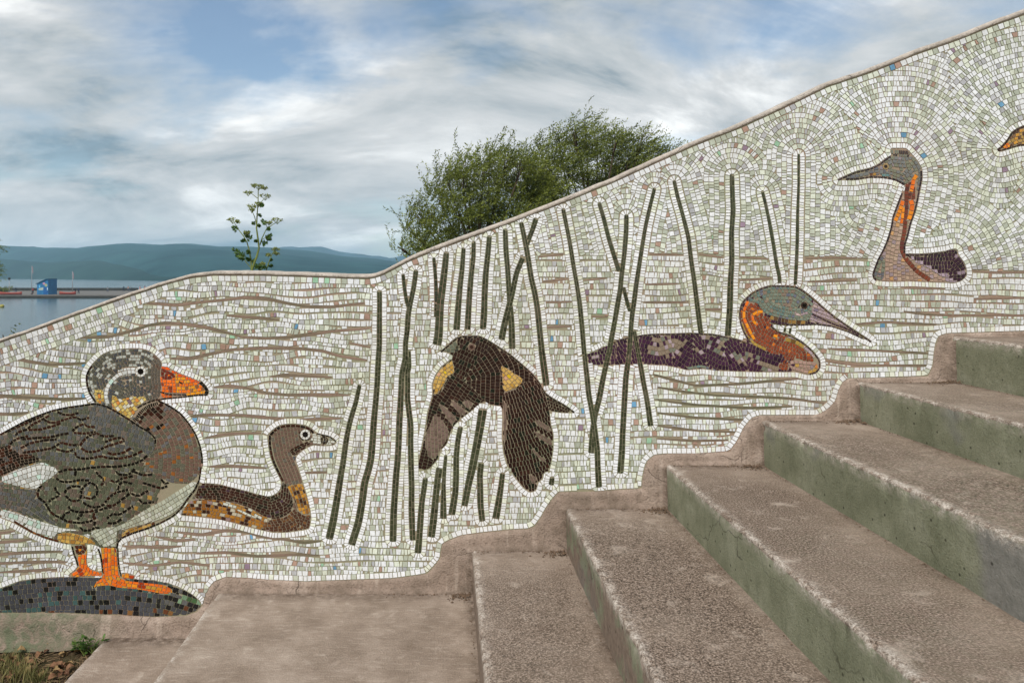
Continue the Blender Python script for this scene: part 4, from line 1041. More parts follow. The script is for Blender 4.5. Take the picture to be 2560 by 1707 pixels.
def finch():
    t = 'finch/'
    stroke(Z7([(515,1392),(560,1362),(620,1292),(660,1222),(720,1182),(784,1157),(880,1132),(1000,1132)]), 5, w_uni(9, 14), BRN, t + 'head', shift=-1.5)
    stroke(Z7([(530,1408),(620,1386),(700,1360),(784,1343),(900,1388)]), 4, w_uni(9, 14), BRN, t + 'head', shift=1.2)
    fill(Z7([(540,1400),(610,1310),(650,1330),(640,1380),(580,1395)]), ORG, t + 'beak', 7, w_uni(7, 12))
    fill(FINCH, pal((4, (176, 142, 78), .14), (2, (120, 88, 62), .16), (2, (86, 58, 46), .2), (1, (206, 150, 60), .1)), t + 'head', 8, w_uni(7, 12), guide=Z7([(530,1395),(700,1280),(900,1240),(1100,1350)]))

# ---------------- laying order: front reeds and birds, then reeds, halos, borders, water, sky
for i, r in enumerate(REEDS):
    if r[3]: lay_reed(i)
goose(); rock(); teal(); blackbird(); grebe(); tall(); finch()
for i, r in enumerate(REEDS):
    if not r[3]: lay_reed(i)
for i, r in enumerate(REEDS):
    halo(REED_POLYS[i], 'bg', h=12.0, d0=0.8, drop=in_all)
goose_all = [GOOSE_HEAD, GOOSE_BODY, GOOSE_BEAK]
for f in FIGS:
    halo(f, 'bg', h=13.0, d0=1.0, drop=in_all, wf=w_uni(6.0, 10.5))

# border rows along the coping and along the steps
def top_row(k, x0, x1, h, wf, p):
    off = [(x, float(top_y(x) + cop_h(x)) + 1.0) for x in np.arange(x0, x1, 6.0)]
    base, P, Nn = curve_pn(off, False, 3.0, 1)
    d = -(1.0 + h * (k + 0.5))
    lay(row_quads((P, Nn, P + Nn * d), d, h, wf, 1.9, 0.7), p, 'bg', WALL_CLIP, in_all)
top_row(0, -350, 2990, 14.5, w_uni(13, 16), bg_pal)
for k in (1, 2, 3): top_row(k, -350, 470 - 70 * k, 14.0, w_bg, bg_pal)
top_row(1, 1050, 2990, 7.0, w_bg, bg_pal)
def bot_row(i0, i1, wf):
    base, P, Nn = curve_pn(BOT[i0:i1], False, 3.0, 1)
    d = 1.0 + 6.8
    lay(row_quads((P, Nn, P + Nn * d), d, 13.5, wf, 1.9, 0.7), _white, 'bg', WALL_CLIP, in_all)
bot_row(9, 33, w_uni(8, 15)); bot_row(33, 54, w_uni(8, 14)); bot_row(54, 70, w_uni(8, 14))

# sky part of the picture: rows ring the bird, the reed tips and a few swirl centres
YB = [(-500, -900), (1300, -900), (1302, 560), (1345, 638), (1452, 635), (1624, 635), (1745, 636), (1845, 645), (2010, 645), (2063, 643), (2175, 650), (2300, 660), (2429, 677), (2560, 680), (3000, 684)]
def y_b(x): return np.interp(x, [p[0] for p in YB], [p[1] for p in YB])
ATTR = [cw(TALL), cw(FINCH)] + [REED_POLYS[i] for i in (9, 13, 14, 15, 16, 19, 20, 21, 22)]
for (cx, cy) in [(2152, 530), (2327, 576)]:
    ATTR.append([(cx + 4 * math.cos(a), cy + 4 * math.sin(a)) for a in np.linspace(0, 2 * math.pi, 10, endpoint=False)])
BIAS = [0, 0] + [10] * 9 + [52, 50]
sky_c = []
SH = 12.8
for ai, A in enumerate(ATTR):
    base, P, Nn = curve_pn(cw(A), True, 3.0, 2)
    for k in range(0, 22):
        d = 2.0 + SH * (k + 0.5)
        for r in offset_runs(base, P, Nn, d, True):
            q = row_quads(r, d, SH, w_bg, 1.8, 1.1)
            if len(q):
                C = q.mean(1)
                ok = (C[:, 1] < y_b(C[:, 0]) - 3) & (C[:, 0] > 1290) & (C[:, 0] < 2990) & (C[:, 1] > top_y(C[:, 0]))
                if ok.any(): sky_c.append((k, ai, q[ok]))
allq = np.concatenate([c[2] for c in sky_c]); own = np.concatenate([[c[1]] * len(c[2]) for c in sky_c]); kk = np.concatenate([[c[0]] * len(c[2]) for c in sky_c])
C = allq.mean(1)
D = np.stack([dist_to(C, A, True) + BIAS[i] for i, A in enumerate(ATTR)], 1)
near = D.min(1)
ok = D[np.arange(len(C)), own] <= near + 2.0
order = np.argsort(kk[ok], kind='stable')
clip_sky = lambda q: (y_b(q[:, 0]) - 4.0) - q[:, 1]
lay(allq[ok][order], bg_pal, 'bg', WALL_CLIP + [clip_sky], in_all, minarea=16)

# long open mortar ripples between the water courses
ZE = Zm(300, 620, 3.5636); ZP = Zm(1620, 820, 2.502); ZD = Zm(2260, 400, 3.1367)
RIPPLES = [ZE(p) for p in ([(240,490),(500,510),(740,480),(920,465),(1110,440),(1300,450),(1500,495),(1700,525),(1900,525),(2180,490)], [(-400,800),(-100,790),(100,740),(250,690),(400,665),(560,675),(760,705),(960,755),(1100,795),(1300,805),(1500,795),(1680,770),(1900,740),(2220,715)],
  [(450,985),(620,985),(800,945),(1000,905),(1300,890),(1600,895),(1800,915),(1950,960),(2200,1000)], [(1350,1145),(1480,1130),(1700,1140),(1880,1150)], [(840,1240),(960,1225),(1150,1250),(1300,1290),(1500,1310),(1800,1305),(2040,1310)],
  [(630,1495),(850,1485),(1100,1490),(1300,1505),(1480,1530),(1650,1525),(1970,1515)], [(2040,845),(2230,885)], [(950,600),(1200,620),(1420,640)])]
RIPPLES += [Z1(p) for p in ([(-900,420),(-500,370),(-200,390),(0,390),(150,395),(300,435),(500,465),(700,465),(900,450)], [(-900,760),(-400,780),(0,795),(300,810),(600,830),(900,825)], [(-700,1000),(-300,960),(100,990),(300,970)])]
RIPPLES += [Z3(p) for p in ([(160,165),(400,140),(650,150),(880,180)], [(290,370),(500,330),(830,320)], [(320,650),(540,645),(880,665)], [(1270,190),(1620,175)], [(1270,710),(1480,705)], [(0,1290),(250,1320),(480,1275),(700,1290),(860,1340),(1050,1360),(1250,1395),(1420,1380)], [(200,1500),(500,1490),(800,1530),(1150,1510),(1400,1520)])]
RIPPLES += [Z2(p) for p in ([(-800,900),(-400,830),(0,850),(160,825)], [(-800,1000),(-300,960),(0,945),(200,930),(390,900)], [(-800,1090),(-300,1080),(0,1070),(300,1050),(650,1040)], [(-500,1170),(0,1165),(400,1150),(700,1150)], [(1300,985),(1500,990),(1700,1000),(1900,985)], [(1640,885),(1850,930),(2050,915)], [(1300,1160),(1600,1190),(1900,1150),(2200,1190)], [(0,1260),(350,1240),(600,1230)])]
RIPPLES += [ZP(p) for p in ([(30,290),(180,330),(300,360),(560,350),(780,330),(1000,310)], [(60,370),(240,400),(420,420),(700,430),(900,440),(1100,470)], [(60,450),(300,480),(640,500),(900,490)], [(60,530),(300,560),(640,575)], [(60,610),(300,640),(560,650)], [(60,690),(300,705),(500,700)], [(1100,205),(1300,230),(1500,235),(1780,235)], [(1130,130),(1400,140),(1780,160)])]
RIPPLES += [ZD(p) for p in ([(530,870),(720,885),(941,880),(1500,885)], [(0,1005),(320,1010)], [(0,1190),(180,1210),(400,1220),(700,1215),(941,1220),(1500,1210)], [(-400,1290),(-150,1270),(0,1280),(250,1290)], [(550,1090),(941,1080),(1400,1090)])]
RIPPLES += [ZG(p) for p in ([(190,820),(370,800)], [(1000,800),(1220,805)], [(1360,800),(1530,825)], [(1645,820),(1860,835)], [(520,990),(680,975)], [(220,1000),(410,980)], [(960,1150),(1280,1150)], [(970,1020),(1200,1015)], [(250,1150),(430,1145)], [(2130,830),(2323,825),(2600,828)], [(520,1250),(690,1255)], [(1650,990),(1880,975)], [(1400,1200),(1550,1200)], [(2150,1000),(2500,990)], [(230,1330),(480,1320)])]
for rp in RIPPLES:
    wk = 0.92 if rp[0][0] < 900 else 0.55
    base, P, Nn = curve_pn(rp, False, 3.0, 4)
    seg = np.concatenate([[0], np.cumsum(np.hypot(*(P[1:] - P[:-1]).T))]); tot = seg[-1]
    cuts = np.linspace(0, tot, max(3, int(tot / 13)))
    ww = lambda s: wk * (4.6 + 2.6 * lf(s, rp[0][1], 70, 2.0)) * min(1.0, 0.25 + s / 45.0, 0.25 + (tot - s) / 45.0) / 2 + 0.8
    for a_, b_ in zip(cuts[:-1], cuts[1:]):
        def pt(s, sd):
            return (np.interp(s, seg, P[:, 0]) + np.interp(s, seg, Nn[:, 0]) * sd * ww(s), np.interp(s, seg, P[:, 1]) + np.interp(s, seg, Nn[:, 1]) * sd * ww(s))
        q = [pt(a_, -1), pt(b_, -1), pt(b_, 1), pt(a_, 1)]
        cq = np.array([[sum(p[0] for p in q) / 4, sum(p[1] for p in q) / 4]])
        if in_all(cq)[0] or clip_top(cq)[0] < 4 or clip_bot(cq)[0] < 8: continue
        place(q, (0, 0, 0), 'mortar', 6.0, 0.0)

# water: wavy courses, with open mortar lines between some of them
xs = np.arange(-360, 3000, 8.0)
def wav(seed, amp, L):
    r = random.Random(seed); o = np.zeros_like(xs)
    for _ in range(5):
        o += r.uniform(.5, 1) * np.sin(xs / (L * r.uniform(.6, 1.7)) + r.uniform(0, 6.28))
    return o * amp / 2.2
AMP = np.interp(xs, [-360, 0, 840, 940, 1640, 1760, 2200, 3000], [22, 27, 27, 5, 5, 20, 12, 10])
def course(k):
    """top line of course k"""
    w = np.array([mnoise.noise(Vector((x / 210.0, k / 4.6, 1.7))) + 0.45 * mnoise.noise(Vector((x / 95.0, k / 3.1, 6.1))) for x in xs])
    return 548.0 + 14.7 * k + AMP * w
nxt = course(0)
for row in range(70):
    topl, nxt = nxt, course(row + 1)
    sp = nxt - topl
    gn = np.array([mnoise.noise(Vector((x / 190.0, row * 3.7, 4.0))) for x in xs])
    g = np.clip(gn * 9.0 + 0.6, 0.0, 4.0) if row % 3 == 0 else np.clip(gn * 8.0 - 2.6, 0.0, 3.0)
    th = np.clip(sp - g, 7.0, 14.6)
    botl = topl + th
    x = -355.0; qs = []
    while x < 2980:
        w = w_bg(); x1 = x + w
        s0, s1 = rng.uniform(-1.1, 1.1), rng.uniform(-1.1, 1.1)
        ya = np.interp([x, x1], xs, topl); yb_ = np.interp([x, x1], xs, botl)
        sl = (ya[1] - ya[0]) / w; k_ = sl * (yb_[0] - ya[0]) * .5
        qs.append([(x + .9 - s0 + k_, ya[0] + .85), (x1 - .9 - s1 + k_, ya[1] + .85), (x1 - .9 + s1 - k_, yb_[1] - .85), (x + .9 + s0 - k_, yb_[0] - .85)])
        x = x1
    qs = np.array(qs); C = qs.mean(1)
    okk = (C[:, 1] > y_b(C[:, 0]) + 4) & (C[:, 1] > top_y(C[:, 0])) & (C[:, 1] < 1545)
    if okk.any():
        cl = lambda q: q[:, 1] - (y_b(q[:, 0]) + 5.0)
        lay(qs[okk], bg_pal, 'bg', WALL_CLIP + [cl], in_all, minarea=17)

# filler pieces in leftover pockets
def filler(n, size, minarea, region):
    for _ in range(n):
        x = rng.uniform(-340, 2980); y = rng.uniform(float(top_y(x)) + 14, 1540)
        if not region(x, y): continue
        cand.append((x, y))
cand = []
gx, gy = np.meshgrid(np.arange(-345, 2985, 6.0), np.arange(-130, 1540, 6.0))
pp = np.stack([gx.ravel(), gy.ravel()], 1)
pp = pp[(clip_top(pp) > 5)]
pp = pp[clip_bot(pp) > 5]
cov = np.zeros(len(pp), bool)
for i, (x, y) in enumerate(pp):
    for k in grid.get((int(x // CELL), int(y // CELL)), ()):
        bb = tiles[k][5]
        if bb[0] - .5 <= x <= bb[2] + .5 and bb[1] - .5 <= y <= bb[3] + .5:
            if all(nx * x + ny * y <= c + 0.5 for nx, ny, c in tiles[k][4]): cov[i] = True; break
pp = pp[~cov]
pp = pp[~in_all(pp)]
ind = list(range(len(pp))); rng.shuffle(ind)
for i in ind:
    x, y = pp[i]; a = rng.uniform(0, 1.5); ca, sa = math.cos(a), math.sin(a)
    if y > y_b(x) - 2: a = rng.uniform(-.2, .2); ca, sa = math.cos(a), math.sin(a); ma = 58.0
    else: ma = 20.0
    s = 6.0
    place([(x + s * (ca * u - sa * v), y + s * (sa * u + ca * v)) for u, v in ((-1, -1), (1, -1), (1, 1), (-1, 1))], bg_pal(x, y), 'bg', ma, 1.4)
print('tiles', len(tiles))
# ------------------------------------------------------------------ wall: body, coping, tiles, cement band
WALL_T = 0.22; TILE_T = 0.0022
wall = empty('mosaic_wall', (0, 0, -0.6))
tag(wall, 'sloping garden wall covered in a white mosaic of water birds and dark reeds', 'wall', kind='thing')
def unpar(o, p):
    o.parent = p; o.matrix_parent_inverse = p.matrix_world.inverted() if False else o.matrix_parent_inverse
    o.location = Vector(o.location) - Vector(p.location)
    return o

def wall_body():
    xs_ = np.arange(-360, 3001, 12.0)
    f = []; v = []
    n = len(xs_)
    for x in xs_:
        t = wall_pt(x, float(top_y(x)) + 3.0)
        v += [(t[0], 0.0, t[2]), (t[0], WALL_T, t[2]), (t[0], 0.0, -0.6), (t[0], WALL_T, -0.6)]
    for i in range(n - 1):
        a = 4 * i; b_ = a + 4
        f += [(a, a+2, b_+2, b_), (a+1, b_+1, b_+3, a+3), (a, b_, b_+1, a+1), (a+2, a+3, b_+3, b_+2)]
    f += [(0, 1, 3, 2), (4*(n-1), 4*(n-1)+2, 4*(n-1)+3, 4*(n-1)+1)]
    o = mesh_from('mortar_bed', v, f, GROUT); return unpar(o, wall)
wall_body()

def coping():
    xs_ = np.arange(-360, 3001, 6.0); v = []; f = []
    prof = 11
    mo = []
    for x in xs_:
        x = float(x)
        ty = float(top_y(x)); sl = float(top_y(x + 6) - top_y(x - 6)) / 12.0
        h = float(cop_h(x)) / S; jit = 0.0022 * mnoise.noise(Vector((x / 40.0, 3.3, 0))) + 0.0012 * mnoise.noise(Vector((x / 9.0, 7.3, 0)))
        cx, _, cz = wall_pt(x, ty)
        cz += jit
        yf = -0.0055 + 0.0015 * mnoise.noise(Vector((x / 30.0, 9.3, 0))); yb = WALL_T + 0.012
        ring = [(yf + 0.004, -h), (yf, -h * 0.85), (yf, -h * 0.5), (yf + 0.001, -h * 0.16), (yf + 0.005, 0.0), (0.06, 0.004), (0.12, 0.005), (0.18, 0.003), (yb - 0.01, 0.0), (yb, -0.012), (yb - 0.003, -h)]
        for (yy, zz) in ring: v.append((cx, yy, cz + zz)); mo.append(0.0)
    n = len(xs_)
    for i in range(n - 1):
        for j in range(prof - 1):
            a = i * prof + j; f.append((a, a + prof, a + prof + 1, a + 1))
        a = i * prof; f.append((a, a + prof - 1, a + 2 * prof - 1, a + prof))
    o = mesh_from('coping', v, f, COPING, None, True)
    at_ = o.data.attributes.new('moss', 'FLOAT', 'POINT'); at_.data.foreach_set('value', mo)
    return unpar(o, wall)
coping()

def tile_mesh(name, recs):
    v = []; f = []; cols = []
    r = random.Random(5)
    for col, tg, ar, p, e, bb in recs:
        i = len(v); n = len(p)
        cx = sum(a for a, _ in p) / n; cy = sum(b_ for _, b_ in p) / n
        tx, tz = r.gauss(0, 0.028), r.gauss(0, 0.028); t0 = TILE_T + r.uniform(-.0003, .0004)
        top = []
        for (a, b_) in p:
            w = wall_pt(a, b_); dy = tx * (a - cx) / S + tz * (b_ - cy) / S
            top.append((w[0], -(t0 + dy), w[2]))
        for (a, b_) in p:
            w = wall_pt(a, b_); v.append((w[0], 0.001, w[2]))
        v += top
        f.append(tuple(i + n + k for k in reversed(range(n)))); cols.append(col)
        for k in range(n):
            k2 = (k + 1) % n; f.append((i + k2, i + k, i + n + k, i + n + k2)); cols.append(col)
    me = bpy.data.meshes.new(name); me.from_pydata(v, [], f); me.update()
    at_ = me.attributes.new('tile_colour', 'FLOAT_COLOR', 'FACE')
    flat = []
    for c in cols: flat += [c[0], c[1], c[2], 1.0]
    at_.data.foreach_set('color', flat)
    me.materials.append(TILE)
    return me

def build_tiles():
    groups = {}
    for t_ in tiles: groups.setdefault(t_[1], []).append(t_)
    bg = groups.pop('bg'); mo_ = groups.pop('mortar')
    jm = tile_mesh('mortar_ripples', mo_); jm.materials.clear(); jm.materials.append(MORTAR)
    for vtx in jm.vertices: vtx.co.y = vtx.co.y * 0.45
    tag(unpar(add_obj('mortar_ripples', jm), wall), 'long brown mortar ripples between the water tiles', kind='stuff')
    vis = [t_ for t_ in bg if t_[5][0] > 4 and t_[5][2] < 2556 and t_[5][1] > 2]
    vis.sort(key=lambda t_: -t_[2]); single = vis[:300]; ids = set(id(t_) for t_ in single)
    for t_ in single:
        unpar(add_obj('tile', tile_mesh('tile', [t_])), wall)
    o = unpar(add_obj('background_tiles', tile_mesh('background_tiles', [t_ for t_ in bg if id(t_) not in ids])), wall)
    tag(o, 'small white, cream and grey tiles of the mosaic background', kind='stuff')
    figs = {'goose': ('duck_figure', 'body', 'grey mosaic duck with orange beak standing on a rock'),
            'rock': ('rock_figure', 'rock', 'dark grey and teal mosaic rock under the duck'),
            'teal': ('grebe_chick_figure', 'head', 'small brown mosaic grebe with ochre belly swimming'),
            'blackbird': ('blackbird_figure', 'body', 'dark brown mosaic bird flying with yellow shoulders'),
            'grebe': ('great_grebe_figure', 'body', 'purple-backed mosaic grebe with orange neck swimming behind reeds'),
            'tall': ('upright_grebe_figure', 'breast', 'long-necked mosaic grebe with grey head sitting upright'),
            'finch': ('bird_head_figure', 'head', 'ochre mosaic bird with an orange beak')}
    for key, (nm, main, lab) in figs.items():
        root = unpar(add_obj(nm, tile_mesh(nm, groups.pop(key + '/' + main))), wall); tag(root, lab, kind='stuff')
        for g in sorted(k for k in groups if k.startswith(key + '/')):
            nm_ = g.split('/')[1].split('#')[0]; add_obj(nm_, tile_mesh(nm_, groups[g]), None, root)
    for g in sorted((k for k in groups if k.startswith('reed:')), key=lambda s: int(s[5:])):
        o = unpar(add_obj('reed', tile_mesh('reed', groups[g])), wall)
build_tiles()

PAIRS = [((-360,1531),(-360,1620)), ((0,1531),(0,1620)), ((167,1531),(150,1618)), ((298,1537),(268,1604)), ((387,1541),(400,1597)), ((464,1538),(500,1594)), ((491,1528),(543,1592)), ((506,1513),(547,1530)), ((515,1483),(548,1484)), ((524,1468),(556,1482)), ((536,1453),(580,1482)), ((565,1442),(640,1482)),
 ((762,1453),(780,1482)), ((980,1445),(990,1482)), ((1040,1437),(1100,1482)), ((1067,1432),(1182,1482)), ((1084,1415),(1184,1450)), ((1100,1395),(1184,1400)), ((1102,1378),(1184,1376)), ((1106,1358),(1188,1376)), ((1121,1350),(1204,1376)), ((1151,1338),(1234,1376)), ((1275,1323),(1300,1376)), ((1319,1321),(1404,1376)), ((1336,1314),(1416,1375)),
 ((1353,1291),(1417,1320)), ((1366,1267),(1417,1271)), ((1380,1247),(1424,1271)), ((1396,1229),(1454,1271)), ((1494,1227),(1512,1271)), ((1590,1221),(1640,1271)), ((1604,1219),(1665,1271)), ((1605,1199),(1666,1220)), ((1611,1168),(1666,1164)), ((1618,1151),(1684,1164)), ((1635,1137),(1724,1164)), ((1663,1134),(1744,1164)), ((1796,1130),(1820,1164)),
 ((1824,1128),(1903,1164)), ((1844,1100),(1904,1120)), ((1860,1068),(1904,1054)), ((1880,1044),(1924,1054)), ((1900,1038),(1954,1054)), ((2030,1038),(2072,1054)), ((2060,1028),(2143,1054)), ((2088,1004),(2144,1010)), ((2096,976),(2144,958)), ((2106,956),(2164,958)), ((2120,946),(2194,958)), ((2200,944),(2232,958)), ((2319,940),(2381,958)),
 ((2331,916),(2382,920)), ((2335,880),(2382,847)), ((2347,840),(2412,845)), ((2367,834),(2442,845)), ((2560,828),(2582,845)), ((2590,824),(2619,845)), ((2602,790),(2620,790)), ((2612,735),(2622,739)), ((2640,726),(2660,739)), ((2830,722),(2840,739)), ((2850,640),(2858,633)), ((3000,620),(3000,633))]
def band():
    v = []; f = []; mo = []; gm_ = []; rows = 9
    A = []
    for (m0, s0), (m1, s1) in zip(PAIRS[:-1], PAIRS[1:]):
        L = max(math.dist(m0, m1), math.dist(s0, s1)); n = max(2, int(L / 6))
        for i in range(n):
            t = i / n
            A.append(((m0[0]*(1-t)+m1[0]*t, m0[1]*(1-t)+m1[1]*t), (s0[0]*(1-t)+s1[0]*t, s0[1]*(1-t)+s1[1]*t)))
    # smooth the upper edge a little, as trowelled
    for m, s in A:
        for j in range(rows):
            t = j / (rows - 1)
            x = m[0]*(1-t)+s[0]*t; y = m[1]*(1-t)+s[1]*t
            nz = mnoise.noise(Vector((x / 45, y / 45, 2.0))); n2 = mnoise.noise(Vector((x / 11, y / 11, 5.0)))
            ln = math.dist(m, s)
            bul = 0.0055 + 0.004 * math.sin(min(1, t * 2.2) * math.pi / 2) + 0.022 * max(0, t - 0.55) ** 2 / 0.2 * min(1, ln / 40)
            bul += 0.0025 * nz + 0.0012 * n2
            if j == 0: bul = -0.002; 
            if j == 1: bul = 0.006 + 0.001 * n2
            if j == 1: t = 0.05; x = m[0]*(1-t)+s[0]*t; y = m[1]*(1-t)+s[1]*t
            w = wall_pt(x, y); v.append((w[0], -bul, w[2]))
            mo.append(min(1.0, max(0.0, (330 - x) / 200.0)) * 0.9 if x < 330 else 0.05)
            gm_.append(max(0.0, (t - 0.45) / 0.55) ** 1.5 if ln > 14 else 0.3)  # grime with corner shade painted in, stronger towards the steps
    n = len(A)
    for i in range(n - 1):
        for j in range(rows - 1):
            a = i * rows + j; f.append((a, a + 1, a + rows + 1, a + rows))
    o = mesh_from('cement_band', v, f, CEMENT, None, True)
    at_ = o.data.attributes.new('moss', 'FLOAT', 'POINT'); at_.data.foreach_set('value', mo)
    at_ = o.data.attributes.new('grime_corner_shade', 'FLOAT', 'POINT'); at_.data.foreach_set('value', gm_)
    tag(o, 'brown trowelled cement band between mosaic and steps')
    return unpar(o, wall)
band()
# ------------------------------------------------------------------ stairs
NOSE = [(1180, 1372), (1413, 1267), (1662, 1160), (1900, 1050), (2140, 954), (2378, 841), (2616, 735), (2854, 629), (3092, 523)]
stairs = empty('concrete_stairs', (0.1, -1.5, -0.6))
tag(stairs, 'worn concrete stairs with green risers climbing beside the mosaic wall', 'stairs', kind='thing')
MOSS = [0.12, 0.55, 0.95, 1.0, 1.0, 1.0, 1.0, 1.0, 1.0]

def slab(name, x0, x1, z, zb, y0, y1, moss, sm, nose_left=True, seed=0, r=0.011, tread_moss=0.0, chipk=1.0):
    """a step: profile in X-Z with a rounded worn nosing on its left edge, swept along Y"""
    prof = [(x0 + 0.003, zb, 0, 0)]
    for k in range(1, 7): prof.append((x0 + 0.003 * (1 - k / 6), zb + (z - r - zb) * k / 6, 0, 1.0 if k == 6 else 0))
    for k in range(1, 6):
        a = math.pi / 2 * k / 5
        prof.append((x0 + r - r * math.cos(a), z - r + r * math.sin(a), 1.0 if k >= 2 else 0.5, 1.0))
    for k, dx in enumerate((0.015, 0.03, 0.045, 0.06, 0.10, 0.16, 0.22)):
        if x0 + r + dx < x1 - 0.01: prof.append((x0 + r + dx, z, 1, max(0.0, 0.6 - dx * 22)))
    for dx in (0.16, 0.11, 0.09, 0.075, 0.055):
        if x1 - dx > prof[-1][0] + 0.01: prof.append((x1 - dx, z, 1, 0))
    prof.append((x1, z, 1, 0)); prof.append((x1, zb, 0, 0))
    ys = [y1]
    y = y1
    while y > y0:
        y -= 0.012 if y > -2.3 else 0.25
        ys.append(max(y, y0))
    v = []; f = []; aT = []; aN = []; aM = []; aS = []; aG = []
    m = len(prof)
    for y in ys:
        for k, (px_, pz, tr, ns) in enumerate(prof):
            q = Vector((px_ * 4 + seed * 3.1, y * 4, pz * 4))
            n1 = mnoise.noise(q * 0.8); n2 = mnoise.noise(q * 5.0); n3 = mnoise.noise(q * 14.0)
            x, zz = px_, pz
            if 0 < k < m - 2:
                if ns > 0.3:
                    chip = (max(0.0, n2 + 0.35 * n3 - 0.22) * 0.018 + 0.0022 * n3) * chipk
                    x += chip; zz -= chip * 0.9 + 0.002 * n1
                else:
                    zz += 0.0016 * n1 + 0.0006 * n2 if tr else 0; x += (0.003 * n1 + 0.0012 * n2) if not tr else 0
            v.append((x, y, zz)); aT.append(tr); aN.append(ns)
            mm = moss if not tr else tread_moss * min(1.0, max(0.0, -y / 1.4))
            aM.append(min(1.0, max(0.0, mm + (0.15 * n1)))); 
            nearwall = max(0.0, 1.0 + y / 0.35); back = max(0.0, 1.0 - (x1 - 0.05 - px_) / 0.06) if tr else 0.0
            if not tr and 0 < k < m - 1:
                lim = {3: -1.12, 2: -1.75, 4: -1.35}.get(seed, -99.0)
                aS.append(min(1.0, max(0.0, (lim - y + 0.10 * n1 + 0.05 * n2) / 0.05)) * 0.85)
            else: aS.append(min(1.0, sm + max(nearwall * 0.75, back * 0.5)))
            aG.append(min(1.0, max(max(0.0, 1 + (y + 0.03) / 0.07), 1.0 * max(0.0, 1 - (x1 - 0.05 - px_) / 0.04) if tr else 0.0) * (0.75 + 0.9 * n1)) if tr else 0.0)  # dirt deepened by painted shade where tread meets wall and next riser
    for i in range(len(ys) - 1):
        for k in range(m - 1):
            a = i * m + k; f.append((a, a + m, a + m + 1, a + 1))
    f.append(tuple(range(m))); f.append(tuple((len(ys) - 1) * m + k for k in reversed(range(m))))
    me = bpy.data.meshes.new(name); me.from_pydata(v, [], f); me.update()
    for nm, ar in (('tread', aT), ('nose', aN), ('moss', aM), ('smooth_cement', aS), ('grime_corner_shade', aG)):
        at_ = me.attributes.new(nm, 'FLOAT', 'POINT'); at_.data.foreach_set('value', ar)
    me.polygons.foreach_set('use_smooth', [True] * len(me.polygons))
    me.materials.append(STEP)
    o = add_obj(name, me); return unpar(o, stairs)

X = lambda px_: (px_ - PX0) / S
Zw = lambda py_: (PY0 - py_) / S + EYE
for i, (nx, ny) in enumerate(NOSE):
    x1 = X(NOSE[i + 1][0]) + 0.05 if i + 1 < len(NOSE) else X(nx) + 1.0
    zb = (Zw(NOSE[i - 1][1]) - 0.03) if i else -0.03
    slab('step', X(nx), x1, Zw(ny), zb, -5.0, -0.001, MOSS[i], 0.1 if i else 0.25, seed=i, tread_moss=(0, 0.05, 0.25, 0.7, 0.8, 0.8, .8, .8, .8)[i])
    # mortar core under each step so that nothing is hollow
tag(slab('landing', X(545), X(NOSE[0][0]) + 0.05, 0.0, -0.5, -5.0, -0.001, 0.1, 0.9, seed=20, chipk=0.35), 'smooth pale landing at the foot of the steps')
tag(slab('lower_landing', X(268), X(545) + 0.05, -0.178, -0.6, -5.0, -0.001, 0.1, 0.85, seed=21, r=0.009, chipk=0.35), 'lower pale slab beside the soil')
core = MB()
for i in range(len(NOSE) - 1):
    core.box(X(NOSE[i][0]) + 0.04, X(NOSE[i + 1][0]) + 0.04, -4.98, -0.02, -0.58, (Zw(NOSE[i - 1][1]) if i else 0.0) - 0.012)
core.box(X(NOSE[-1][0]) + 0.04, X(NOSE[-1][0]) + 0.98, -4.98, -0.02, -0.58, Zw(NOSE[-2][1]) - 0.012)
unpar(core.build('foundation', CEMENT), stairs)

# crumbs of soil and mortar gathered in the inner corners of the steps
def corner_dirt():
    r = random.Random(31); v = []; f_ = []
    spots = [(1180, 1478), (1413, 1372), (1662, 1267), (1900, 1160), (2140, 1050), (2378, 954)]
    def crumb(x, y, z, s):
        i = len(v); k = [(0, 0, 1), (1, 0, 0), (0, 1, 0), (-1, 0, 0), (0, -1, 0), (0, 0, -.4)]
        for a in k: v.append((x + s * a[0] * r.uniform(.6, 1.4), y + s * a[1] * r.uniform(.6, 1.4), z + s * a[2] * r.uniform(.5, 1.1)))
        f_.extend([(i, i+1, i+2), (i, i+2, i+3), (i, i+3, i+4), (i, i+4, i+1), (i+5, i+2, i+1), (i+5, i+3, i+2), (i+5, i+4, i+3), (i+5, i+1, i+4)])
    for (px_, py_) in spots:
        x, z = X(px_), Zw(py_)
        for _ in range(110):
            d = abs(r.gauss(0, .05)); e = abs(r.gauss(0, .03))
            crumb(x - .008 - d, -.028 - e, z + r.uniform(0, .012) * max(0, 1 - d * 9), r.choice((.002, .003, .003, .004, .006)))
        for _ in range(70): crumb(x - .006 - abs(r.gauss(0, .006)), -.03 - r.random() ** 2 * 1.6, z + .002, r.uniform(.0012, .0032))
        for _ in range(60): crumb(x - r.uniform(.01, .36), -.026 - abs(r.gauss(0, .010)), z + .002, r.uniform(.0012, .0035))
    o = mesh_from('corner_dirt', v, f_, simple_mat('dirt_crumbs', (96, 78, 62), .95, .4, 90)); tag(o, 'crumbs of soil and mortar gathered in the step corners', 'dirt', kind='stuff')
corner_dirt()
